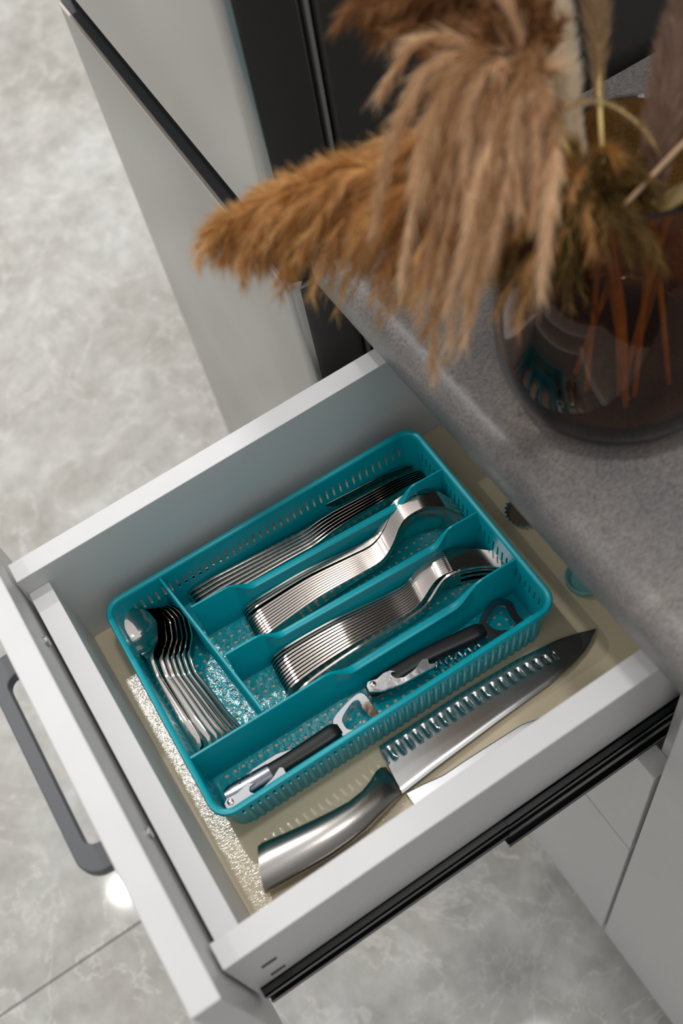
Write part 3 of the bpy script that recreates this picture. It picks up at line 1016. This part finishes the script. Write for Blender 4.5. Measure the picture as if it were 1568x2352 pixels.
leverA = [(0.2167, 0.0443), (0.2212, 0.0438), (0.2262, 0.0493), (0.2285, 0.0706), (0.2279, 0.0965), (0.2256, 0.1011), (0.2234, 0.0950), (0.2184, 0.0955), (0.2164, 0.0928), (0.2205, 0.0844), (0.2229, 0.0737), (0.2233, 0.0679), (0.2201, 0.0651), (0.2170, 0.0665), (0.2165, 0.0718), (0.2129, 0.0670), (0.2150, 0.0565), (0.2141, 0.0478)]
ringAo = [(0.2055, 0.1466), (0.2008, 0.1600), (0.1989, 0.1729), (0.2027, 0.1777), (0.2145, 0.1780), (0.2255, 0.1767), (0.2274, 0.1707), (0.2275, 0.1577), (0.2225, 0.1465), (0.2134, 0.1440)]
ringAi = [(0.2090, 0.1535), (0.2054, 0.1598), (0.2030, 0.1667), (0.2047, 0.1710), (0.2126, 0.1700), (0.2215, 0.1718), (0.2241, 0.1685), (0.2228, 0.1589), (0.2190, 0.1522), (0.2130, 0.1515)]
corkscrew('corkscrew with smoky metal end and chrome lever, nearer the drawer front', [(0.2110, 0.0480), (0.2125, 0.0600), (0.2145, 0.1000), (0.2150, 0.1300), (0.2148, 0.1470)], 'black_plastic',
          leverA, ringAo, ringAi, ((0.2243, 0.0985, -0.108), (0.2250, 0.1410, -0.108)), holes=(0.2185, 0.0490),
          foil=[(0.2055, 0.0600), (0.2022, 0.0760), (0.2025, 0.0960), (0.2060, 0.1080), (0.2090, 0.1000), (0.2080, 0.0640)], tipmat='darkchrome')
leverB = [(0.2009, 0.1813), (0.2058, 0.1808), (0.2107, 0.1883), (0.2153, 0.2050), (0.2177, 0.2323), (0.2166, 0.2371), (0.2137, 0.2314), (0.2091, 0.2333), (0.2072, 0.2287), (0.2108, 0.2198), (0.2113, 0.2096), (0.2087, 0.2041), (0.2040, 0.2021), (0.2023, 0.2038), (0.2039, 0.2067), (0.2005, 0.2041), (0.1990, 0.1979), (0.2004, 0.1916), (0.1980, 0.1841)]
ringBo = [(0.2040, 0.2857), (0.1987, 0.2951), (0.1957, 0.3046), (0.1984, 0.3118), (0.2057, 0.3161), (0.2174, 0.3135), (0.2247, 0.3135), (0.2290, 0.3072), (0.2285, 0.2997), (0.2206, 0.2831), (0.2122, 0.2825)]
ringBi = [(0.2076, 0.2900), (0.2047, 0.2964), (0.2022, 0.3027), (0.2035, 0.3070), (0.2073, 0.3092), (0.2144, 0.3078), (0.2213, 0.3075), (0.2235, 0.3050), (0.2235, 0.3005), (0.2192, 0.2930), (0.2136, 0.2900)]
corkscrew('all black corkscrew with chrome lever, nearer the worktop', [(0.2030, 0.1810), (0.2028, 0.1950), (0.2040, 0.2300), (0.2085, 0.2620), (0.2125, 0.2850)], 'black_plastic',
          leverB, ringBo, ringBi, ((0.2140, 0.2345, -0.108), (0.2225, 0.2768, -0.108)), holes=(0.2025, 0.1865), ringmat='darkchrome')

# ------------------------------------------------------------------ chef's knife
ck = thing('chef_knife', 'large steel chef knife with scalloped blade lying between tray and drawer side', 'knife', (0.265, 0.19, DH))
top_x = lambda y: interp(y, [0.158, 0.165, 0.19, 0.24, 0.293, 0.3293, 0.3468, 0.3595], [0.2400, 0.2400, 0.2402, 0.2405, 0.2428, 0.2480, 0.2527, 0.2578])
bot_x = lambda y: interp(y, [0.158, 0.19, 0.2514, 0.302, 0.325, 0.3388, 0.350, 0.3595], [0.2806, 0.2782, 0.2752, 0.2738, 0.2712, 0.2680, 0.2638, 0.2582])
def heel_y(v): return 0.1648 - 0.0055 * v
NU, NV = 340, 26
verts, faces = [], []
def blade_h(v, u, y):
    wdg = 0.0014 * min(1, v / 0.5) * min(1, (1 - v) / 0.5)     # slight hollow wedge
    return wdg
for side in (0, 1):
    for i in range(NU + 1):
        u = i / NU
        for j in range(NV + 1):
            v = j / NV
            y = heel_y(v) + u * (0.3595 - heel_y(v))
            xa, xb = top_x(y), bot_x(y)
            x = xa + (xb - xa) * v
            th = 0.0011 * min(1.0, min(v, 1 - v) / 0.10 + 0.12) * (1 - 0.6 * u)
            z = -0.1168 - 0.0030 * u + (0.0010 if side == 0 else -1) * 0
            if side == 0:
                zz = z + th
                # scallops: a row of hollows ground across the flat
                wx = (x - xa)
                if u < 0.80:
                    s = (y - 0.160) / 0.00785
                    fr_ = s - math.floor(s)
                    mid = 0.0098 + 0.002 * u
                    lim = 0.0058 * (1 - 0.35 * u)
                    q = abs(wx - mid) / lim
                    if q < 1 and fr_ < 0.62:
                        prof_ = math.sin(PI * fr_ / 0.62)
                        zz -= 0.0011 * prof_ * (1 - q ** 4) * (1 - 0.4 * u)
            else:
                zz = z - th
            verts.append((x, y, zz))
off = (NU + 1) * (NV + 1)
for side in (0, 1):
    for i in range(NU):
        for j in range(NV):
            a = side * off + i * (NV + 1) + j
            q = (a, a + NV + 1, a + NV + 2, a + 1)
            faces.append(q if side == 0 else q[::-1])
for i in range(NU):
    for j in (0, NV):
        a = i * (NV + 1) + j
        faces.append((a, a + off, a + off + NV + 1, a + NV + 1))
for i in (0, NU):
    for j in range(NV):
        a = i * (NV + 1) + j
        faces.append((a, a + 1, a + 1 + off, a + off))
obj('blade', (verts, faces), 'blade', ck, smooth=True, angle=50)
hl = [(0.0345, 0.2838, 0.2838 + 0.002, 0.0085), (0.0390, 0.2530 + 0.018, 0.2862, 0.0095), (0.0460, 0.2552, 0.2875, 0.0102), (0.0538, 0.2540, 0.2880, 0.0105), (0.0720, 0.2578, 0.2895, 0.0108), (0.0901, 0.2610, 0.2908, 0.0110),
      (0.1080, 0.2635, 0.2906, 0.0108), (0.1227, 0.2646, 0.2890, 0.0100), (0.1350, 0.2632, 0.2866, 0.0090), (0.1440, 0.2600, 0.2848, 0.0078), (0.1520, 0.2555, 0.2826, 0.0060), (0.1570, 0.2545, 0.2815, 0.0046), (0.1605, 0.2560, 0.2803, 0.0030)]
rings = []
for y, xa, xb, hh in hl[2:]:
    # end of the handle is cut on a slant
    sl = 0.0
    c = ((xa + xb) / 2, y, DH + 0.0025 + max(hh, 0.003))
    ring = superell(c, (1, 0, 0), (0, 0, 1), (xb - xa) / 2, hh, 28, 2.3)
    rings.append(ring)
first = []
for p in rings[0]:
    t = (p.x - 0.2552) / (0.2875 - 0.2552)
    first.append(Vector((p.x - 0.001, p.y + 0.0040 - 0.0130 * t, p.z)))
rings[0] = first
bm = bmesh.new(); loft(bm, rings)
bmesh.ops.subdivide_edges(bm, edges=[], cuts=0)
obj('handle', bm, 'brushed', ck, smooth=True, angle=60)

# second knife along the drawer side
k2 = thing('kitchen_knife', 'slim bright steel knife lying against the drawer side beside the chef knife', 'knife', (0.30, 0.2, DH))
bm = bmesh.new()
rings = []
for k in range(40):
    t = k / 39
    y = 0.162 + 0.136 * t
    xa = interp(t, [0, 0.10, 0.22, 0.40, 0.75, 1.0], [0.2815, 0.2832, 0.2862, 0.2864, 0.2880, 0.2975])
    xb = interp(t, [0, 0.8, 1.0], [0.3060, 0.3050, 0.2985])
    zc = -0.1165
    rings.append([(xa, y, zc - 0.0005), (xa + 0.001, y, zc + 0.0004), ((xa + xb) / 2, y, zc + 0.0012), (xb, y, zc + 0.0010), (xb, y, zc - 0.0010), ((xa + xb) / 2, y, zc - 0.0012), (xa + 0.001, y, zc - 0.0008)])
loft(bm, rings)
obj('blade', bm, 'bright_satin', k2, smooth=True, angle=30)
bm = bmesh.new()
loft(bm, [superell((0.3070, y, -0.1145), (1, 0, 0), (0, 0, 1), w, h, 20, 2.4) for y, w, h in ((0.036, 0.006, 0.006), (0.040, 0.0100, 0.008), (0.08, 0.0115, 0.0088), (0.12, 0.0100, 0.008), (0.148, 0.0090, 0.0060), (0.1615, 0.0120, 0.0030))])
obj('handle', bm, 'brushed', k2, smooth=True, angle=60)

# small things at the back of the drawer
cp = thing('bottle_cap', 'small crimped bottle cap lying upturned behind the tray', 'bottle cap', (0.1372, 0.3760, DH))
bm = bmesh.new()
n = 42
rings = []
for r, z, amp in ((0.0120, DH + 0.0005, 0), (0.0128, DH + 0.0020, 0.0), (0.0142, DH + 0.0058, 0.0011), (0.0134, DH + 0.0058, 0.0011), (0.0120, DH + 0.0022, 0), (0.0110, DH + 0.0014, 0)):
    rings.append([(0.1372 + (r + amp * math.cos(21 * 2 * PI * k / n)) * math.cos(2 * PI * k / n), 0.3780 + (r + amp * math.cos(21 * 2 * PI * k / n)) * math.sin(2 * PI * k / n), z) for k in range(n)])
loft(bm, rings, cap=True)
obj('crimped_rim', bm, 'cap_edge', cp)
bm = bmesh.new(); tube(bm, [(0.1372, 0.3780, DH + 0.0016), (0.1372, 0.3780, DH + 0.0022)], 0.0118, 24)
obj('inner_disc', bm, 'cap', cp)
bm = bmesh.new(); lathe(bm, [(0.012, DH + 0.0004), (0.0155, DH + 0.002), (0.0160, DH + 0.0070), (0.0148, DH + 0.0082), (0.0136, DH + 0.0070), (0.0120, DH + 0.0030)], (0.2175, 0.3800), 36)
tag(obj('plastic_lid', bm, 'teal_clear', smooth=True), 'small pale teal plastic lid showing under the worktop edge', 'lid')

# ------------------------------------------------------------------ vase
VX, VY = 0.180, 0.4205
vase = thing('vase', 'round amber smoked glass vase standing on the worktop', 'vase', (VX, VY, WT))
outp = [(0.050, 0.0905), (0.060, 0.0905), (0.067, 0.0930), (0.0735, 0.1010), (0.0775, 0.1150), (0.0790, 0.1320), (0.0788, 0.150), (0.0765, 0.172), (0.0715, 0.198), (0.0635, 0.223), (0.0550, 0.243), (0.0495, 0.2555), (0.0470, 0.2640), (0.0468, 0.2685)]
lip = [(0.0460, 0.2702), (0.0446, 0.2702), (0.0438, 0.2685)]
inp = [(0.0440, 0.2640), (0.0465, 0.2555), (0.0520, 0.243), (0.0605, 0.223), (0.0685, 0.198), (0.0735, 0.172), (0.0757, 0.150), (0.0757, 0.134), (0.0735, 0.1190), (0.0680, 0.1085), (0.0580, 0.1035), (0.040, 0.1015)]
def densify(pr):
    c = catmull([(a, b) for a, b in pr], 4); return [(float(p[0]), float(p[1])) for p in c]
bm = bmesh.new(); lathe(bm, densify(outp)[:-1] + [outp[-1]] + lip + densify(inp), (VX, VY), 96)
obj('glass_body', bm, 'glass', vase, smooth=True, angle=70)

# ------------------------------------------------------------------ dried grasses
def mesh_np(name, V, F, tint, mat, parent):
    md = bpy.data.meshes.new(name)
    nV, nF = len(V), len(F)
    md.vertices.add(nV); md.vertices.foreach_set('co', V.astype(np.float32).ravel())
    md.loops.add(nF * 4); md.loops.foreach_set('vertex_index', F.astype(np.int32).ravel())
    md.polygons.add(nF)
    md.polygons.foreach_set('loop_start', np.arange(nF, dtype=np.int32) * 4)
    md.update(calc_edges=True)
    at = md.attributes.new('tint', 'FLOAT', 'POINT'); at.data.foreach_set('value', tint.astype(np.float32))
    md.materials.append(M[mat])
    o = bpy.data.objects.new(name, md); COL.objects.link(o)
    o.parent = parent; o.matrix_parent_inverse = world_of(parent).inverted()
    o['kind'] = 'stuff'
    return o

def norm(a): return a / (np.linalg.norm(a, axis=-1, keepdims=True) + 1e-9)

def hairs(roots, dirs, lens, width, droop, tint, segs=3):
    """vectorised tapered hair blades; returns V, F, T"""
    n = len(roots)
    dirs = norm(dirs)
    side = norm(np.cross(dirs, rng.normal(size=(n, 3))))
    V = np.zeros((n, (segs + 1) * 2, 3)); 
    for k in range(segs + 1):
        t = k / segs
        c = roots + dirs * (lens * t)[:, None] + np.array([0, 0, -1.0]) * (droop * lens * t * t)[:, None]
        w = width * (1 - 0.85 * t)
        V[:, 2 * k] = c - side * w[:, None]; V[:, 2 * k + 1] = c + side * w[:, None]
    m = (segs + 1) * 2
    base = (np.arange(n) * m)[:, None]
    F = np.concatenate([base + np.array([2 * k, 2 * k + 1, 2 * k + 3, 2 * k + 2]) for k in range(segs)], 1).reshape(-1, 4)
    T = np.repeat(tint, m)
    return V.reshape(-1, 3), F, T

def plume(axis, n_br, br_len, spread, droop, mat, parent, hair_n=90, hair_len=0.010, hair_w=0.00022, start=0.0, fwd=0.7, len_prof=None, name='plume', bias=None, hair_droop=0.25, tvar=0.35, fluff=0.55, clip=None):
    A = np.array(resample(catmull(axis, 8), 80))
    Tn = norm(np.gradient(A, axis=0))
    Rts, Drs, Lns, Tt = [], [], [], []
    for b in range(n_br):
        t = start + (1 - start) * (b + rng.random()) / n_br
        i = min(int(t * 79), 79)
        p = A[i]; tg = Tn[i]
        rd = rng.normal(size=3); rd -= tg * rd.dot(tg); rd /= np.linalg.norm(rd)
        if bias is not None: rd = rd + np.array(bias)
        d = tg * fwd + rd * spread
        d /= np.linalg.norm(d)
        if clip is not None and d.dot(clip) > -0.22:
            d = d - np.array(clip) * (d.dot(clip) + 0.22); d /= np.linalg.norm(d)
        L_ = br_len * (len_prof(t) if len_prof else (1 - 0.6 * t)) * (0.7 + 0.6 * rng.random())
        ns = 26
        s = np.linspace(0, 1, ns)[:, None]
        C = p + d * (L_ * s) + np.array([0, 0, -1]) * (droop * L_ * s ** 2)
        C = C + 0.0022 * np.sin(s * 6 + rng.random() * 6) * rng.normal(size=3)
        tc = norm(np.gradient(C, axis=0))
        idx = rng.random(hair_n) ** 0.8
        ii = np.clip((idx * (ns - 1)).astype(int), 0, ns - 1)
        fr_ = (idx * (ns - 1) - ii)[:, None]
        root = C[ii] + (C[np.clip(ii + 1, 0, ns - 1)] - C[ii]) * fr_
        rr = norm(rng.normal(size=(hair_n, 3)))
        dr = tc[ii] * 1.0 + rr * fluff
        ln = hair_len * (0.6 + 0.8 * rng.random(hair_n)) * (1 - 0.35 * idx)
        base_t = np.clip(0.5 + rng.normal() * tvar * 0.6, 0, 1)
        Rts.append(root); Drs.append(dr); Lns.append(ln); Tt.append(np.clip(base_t + 0.22 * rng.normal(size=hair_n) + 0.25 * (idx - 0.5), 0, 1))
        # the branch itself: one long thin blade
    R_, D_, L2, T2 = np.concatenate(Rts), np.concatenate(Drs), np.concatenate(Lns), np.concatenate(Tt)
    V, F, T = hairs(R_, D_, L2, hair_w * (0.7 + 0.6 * rng.random(len(R_))), hair_droop, T2)
    return mesh_np(name, V, F, T, mat, parent)

def stalk(pts, r, mat, parent, name='stalk', n=24):
    c = resample(catmull(pts, 8), n)
    bm = bmesh.new(); tube(bm, [tuple(p) for p in c], r, 8)
    return obj(name, bm, mat, parent, smooth=True)

V0 = (VX, VY)
# golden plume reaching out to the left over the worktop edge
g = thing('pampas_grass', 'big golden pampas plume reaching left over the worktop edge', 'dried grass', (0.19, 0.39, 0.106), 'dried grasses in the vase')
axA = [(0.1900, 0.3900, 0.262), (0.1904, 0.3740, 0.284), (0.1743, 0.3542, 0.300), (0.1593, 0.3201, 0.310), (0.1210, 0.2650, 0.302), (0.0850, 0.2210, 0.276)]
stalk([(0.2150, 0.4000, 0.1065), (0.2040, 0.4000, 0.18), (0.1900, 0.3900, 0.262), (0.1904, 0.3740, 0.284), (0.1743, 0.3542, 0.300), (0.1593, 0.3201, 0.308), (0.1230, 0.2667, 0.300)], 0.0016, 'stalk', g)
plume(axA, 270, 0.074, 0.62, 0.70, 'plume_gold', g, hair_n=150, hair_len=0.0145, hair_w=0.00030, start=0.08, fwd=0.85,
      len_prof=lambda t: 1.20 - 0.95 * t, bias=(-0.12, 0.05, -0.12))
# pale tan plume arching over and hanging down
g = thing('pampas_grass', 'pale tan pampas plume hanging down in long tassels in front of the vase', 'dried grass', (0.20, 0.40, 0.106), 'dried grasses in the vase')
axB = [(0.1890, 0.3860, 0.266), (0.1860, 0.3740, 0.290), (0.1740, 0.3660, 0.320), (0.1600, 0.3600, 0.342), (0.1500, 0.3480, 0.352), (0.1440, 0.3330, 0.350)]
stalk([(0.2200, 0.3960, 0.1065), (0.2060, 0.3950, 0.18), (0.1890, 0.3860, 0.266), (0.1860, 0.3740, 0.290), (0.1740, 0.3660, 0.320), (0.1600, 0.3600, 0.342)], 0.0017, 'stalk', g)
plume(axB, 60, 0.096, 0.36, 0.95, 'plume_tan', g, hair_n=380, hair_len=0.0160, hair_w=0.00032, start=0.40, fwd=0.25,
      len_prof=lambda t: 1.15 - 0.35 * t, bias=(0.28, -0.26, -0.10), tvar=0.6, fluff=0.42, clip=(0.53, 0.84, -0.14))
# rust coloured plume going up and left
g = thing('pampas_grass', 'rusty brown pampas plume at the top edge of the picture', 'dried grass', (0.19, 0.41, 0.106), 'dried grasses in the vase')
axC = [(0.1850, 0.3900, 0.262), (0.1668, 0.3791, 0.300), (0.1430, 0.3750, 0.335), (0.1289, 0.3624, 0.360), (0.1130, 0.3440, 0.370), (0.0897, 0.3296, 0.370)]
stalk([(0.2100, 0.4050, 0.1065), (0.1950, 0.4000, 0.18), (0.1850, 0.3900, 0.262), (0.1668, 0.3791, 0.300), (0.1430, 0.3750, 0.335), (0.1289, 0.3624, 0.360)], 0.0016, 'stalk', g)
plume(axC, 130, 0.046, 0.60, 0.40, 'plume_rust', g, hair_n=140, hair_len=0.0140, hair_w=0.00030, start=0.40, fwd=0.8,
      len_prof=lambda t: 1.0 - 0.4 * t)
# shadowed plume base low at the rim, its shade painted in dark olive brown
g = thing('pampas_grass', 'shadowed pampas base bunched low over the vase rim, shade painted in dark olive brown', 'dried grass', (0.17, 0.40, 0.106), 'dried grasses in the vase')
axO = [(0.1860, 0.3900, 0.262), (0.1950, 0.3810, 0.278), (0.1900, 0.3690, 0.288), (0.1850, 0.3600, 0.284), (0.1870, 0.3530, 0.266)]
stalk([(0.1950, 0.3850, 0.1065), (0.1880, 0.3920, 0.2), (0.1860, 0.3900, 0.262), (0.1920, 0.3780, 0.276)], 0.0016, 'stalk', g)
plume(axO, 150, 0.046, 0.70, 0.60, 'plume_shaded', g, hair_n=110, hair_len=0.0115, hair_w=0.00028, start=0.05, fwd=0.7,
      len_prof=lambda t: 1.0 - 0.2 * t)

def fuzzy(axis, rad, nh, hl_, mat, parent, width=0.00016, lean=1.1, droop=0.0, name='plume'):
    A = np.array(resample(catmull(axis, 8), 120)); Tn = norm(np.gradient(A, axis=0))
    t = rng.random(nh); i = (t * 119).astype(int)
    rr = rng.normal(size=(nh, 3)); tg = Tn[i]; rr -= tg * np.sum(rr * tg, 1)[:, None]; rr = norm(rr)
    prof = np.array([rad(x) for x in t])
    root = A[i] + rr * (prof * 0.55 * rng.random(nh))[:, None]
    d = rr + tg * lean
    ln = hl_ * (0.6 + 0.7 * rng.random(nh)) * (prof / max(1e-6, prof.max())) 
    V, F, T = hairs(root, d, ln, width * (0.7 + 0.6 * rng.random(nh)), droop, np.clip(0.55 + 0.25 * rng.normal(size=nh), 0, 1))
    return mesh_np(name, V, F, T, mat, parent)

g = thing('cream_grass_spike', 'thick cream white fluffy grass spike standing in the vase', 'dried grass', (0.21, 0.40, 0.106), 'dried grasses in the vase')
axD = [(0.1815, 0.3870, 0.276), (0.1599, 0.3918, 0.291), (0.1129, 0.4194, 0.304), (0.0676, 0.4489, 0.309), (0.0260, 0.4772, 0.313)]
stalk([(0.2048, 0.4060, 0.1065), (0.2000, 0.3960, 0.2), (0.1815, 0.3870, 0.276), (0.1599, 0.3918, 0.291), (0.1129, 0.4194, 0.304)], 0.0018, 'stalk_pale', g)
fuzzy(axD, lambda t: 0.0100 * min(1, 0.30 + 2.6 * t), 17000, 0.0100, 'plume_cream', g, width=0.00024, lean=1.5)
g = thing('thin_grass_spike', 'thin brown grass head with fine bristles right of the cream spike', 'dried grass', (0.22, 0.39, 0.106), 'dried grasses in the vase')
axE = [(0.1605, 0.4095, 0.290), (0.1420, 0.4230, 0.293), (0.1219, 0.4387, 0.296), (0.0773, 0.4715, 0.301), (0.0465, 0.4940, 0.304)]
stalk([(0.2171, 0.4000, 0.1065), (0.2040, 0.3950, 0.20), (0.1870, 0.3925, 0.272), (0.1605, 0.4095, 0.290), (0.1219, 0.4387, 0.296)], 0.0014, 'stalk', g)
fuzzy(axE, lambda t: 0.0075 * min(1, 0.22 + 1.8 * t), 5200, 0.0150, 'plume_grass', g, width=0.00016, lean=2.0)
g = thing('brown_grass_spike', 'dense mauve brown grass head leaning right over the vase rim', 'dried grass', (0.217, 0.41, 0.106), 'dried grasses in the vase')
axF = [(0.2091, 0.4050, 0.268), (0.1981, 0.4163, 0.285), (0.1750, 0.4446, 0.298), (0.1423, 0.4854, 0.305), (0.1190, 0.5146, 0.310)]
stalk([(0.2169, 0.4060, 0.1065), (0.2130, 0.4060, 0.2), (0.2091, 0.4050, 0.268), (0.1981, 0.4163, 0.285), (0.1750, 0.4446, 0.298)], 0.0016, 'stalk', g)
fuzzy(axF, lambda t: 0.0140 * min(1, 0.45 + 1.5 * t), 26000, 0.0160, 'plume_brown', g, width=0.00022, lean=1.7)

g = thing('straw', 'bare pale straw crossing the vase mouth diagonally', 'dried grass', (0.22, 0.43, 0.28), 'dried grasses in the vase')
stalk([(0.2085, 0.3850, 0.2735), (0.2132, 0.4172, 0.300), (0.2200, 0.4450, 0.322)], 0.00125, 'stalk_pale', g)
g = thing('grass_stem', 'thin arching fuzzy grass twig curving over the vase mouth', 'dried grass', (0.18, 0.39, 0.30), 'dried grasses in the vase')
axH = [(0.1675, 0.3650, 0.318), (0.1789, 0.3780, 0.325), (0.1830, 0.3960, 0.316), (0.1960, 0.4090, 0.300), (0.2050, 0.4150, 0.280)]
stalk(axH, 0.0008, 'stalk', g)
fuzzy(axH, lambda t: 0.0018, 700, 0.0055, 'plume_grass', g, width=0.00014, lean=2.0)
stems = [((0.1900, 0.3980, 0.262), (0.2110, 0.3990, 0.1065), 'amber tinted stem leaning left inside the vase'),
         ((0.2000, 0.4060, 0.262), (0.1800, 0.3880, 0.1065), 'stem crossing the others towards the left of the vase'),
         ((0.2120, 0.4160, 0.262), (0.2080, 0.4040, 0.1065), 'reddish single stem right of the stem bundle inside the vase'),
         ((0.2020, 0.4120, 0.262), (0.2230, 0.4290, 0.1065), 'thin stem leaning to the far right inside the vase')]
for a, b, lb in stems:
    g = thing('grass_stem', lb, 'dried grass', (b[0], b[1], 0.106), 'dried grasses in the vase')
    m = tuple((np.array(a) + np.array(b)) / 2 + np.array((0.001, -0.001, 0)))
    stalk([b, m, a], 0.0017, 'stalk', g)
def leaf(pts, w, name='leaf'):
    c = resample(catmull(pts, 8), 26)
    bm = bmesh.new(); rings = []
    for i, p in enumerate(c):
        t = i / 25; hw = w * math.sin(PI * min(1, 0.12 + 0.86 * t)) ** 0.7
        a, b = np.array(c[max(i - 1, 0)]), np.array(c[min(i + 1, 25)])
        tg = Vector(b - a).normalized(); u = tg.cross(Vector((0.2, -0.5, 0.85))).normalized(); nn = tg.cross(u)
        P_ = Vector(p)
        rings.append([P_ - u * hw, P_ + nn * 0.0006 , P_ + u * hw, P_ - nn * 0.0002])
    loft(bm, rings); return bm
g = thing('dry_leaf', 'long dry blade leaf bending over the near rim of the vase', 'dried grass', (0.21, 0.41, 0.25), 'dried grasses in the vase')
obj('leaf_blade', leaf([(0.2290, 0.4400, 0.285), (0.2150, 0.4200, 0.268), (0.2050, 0.4060, 0.250), (0.1990, 0.3960, 0.222), (0.1980, 0.3900, 0.19)], 0.0050), 'leaf', g, smooth=True)
g = thing('dry_leaf', 'shorter dry leaf standing upright behind the stems in the vase', 'dried grass', (0.2, 0.42, 0.2), 'dried grasses in the vase')
obj('leaf_blade', leaf([(0.2160, 0.4250, 0.262), (0.2120, 0.4180, 0.235), (0.2110, 0.4130, 0.20), (0.2120, 0.41, 0.16)], 0.0042), 'leaf', g, smooth=True)
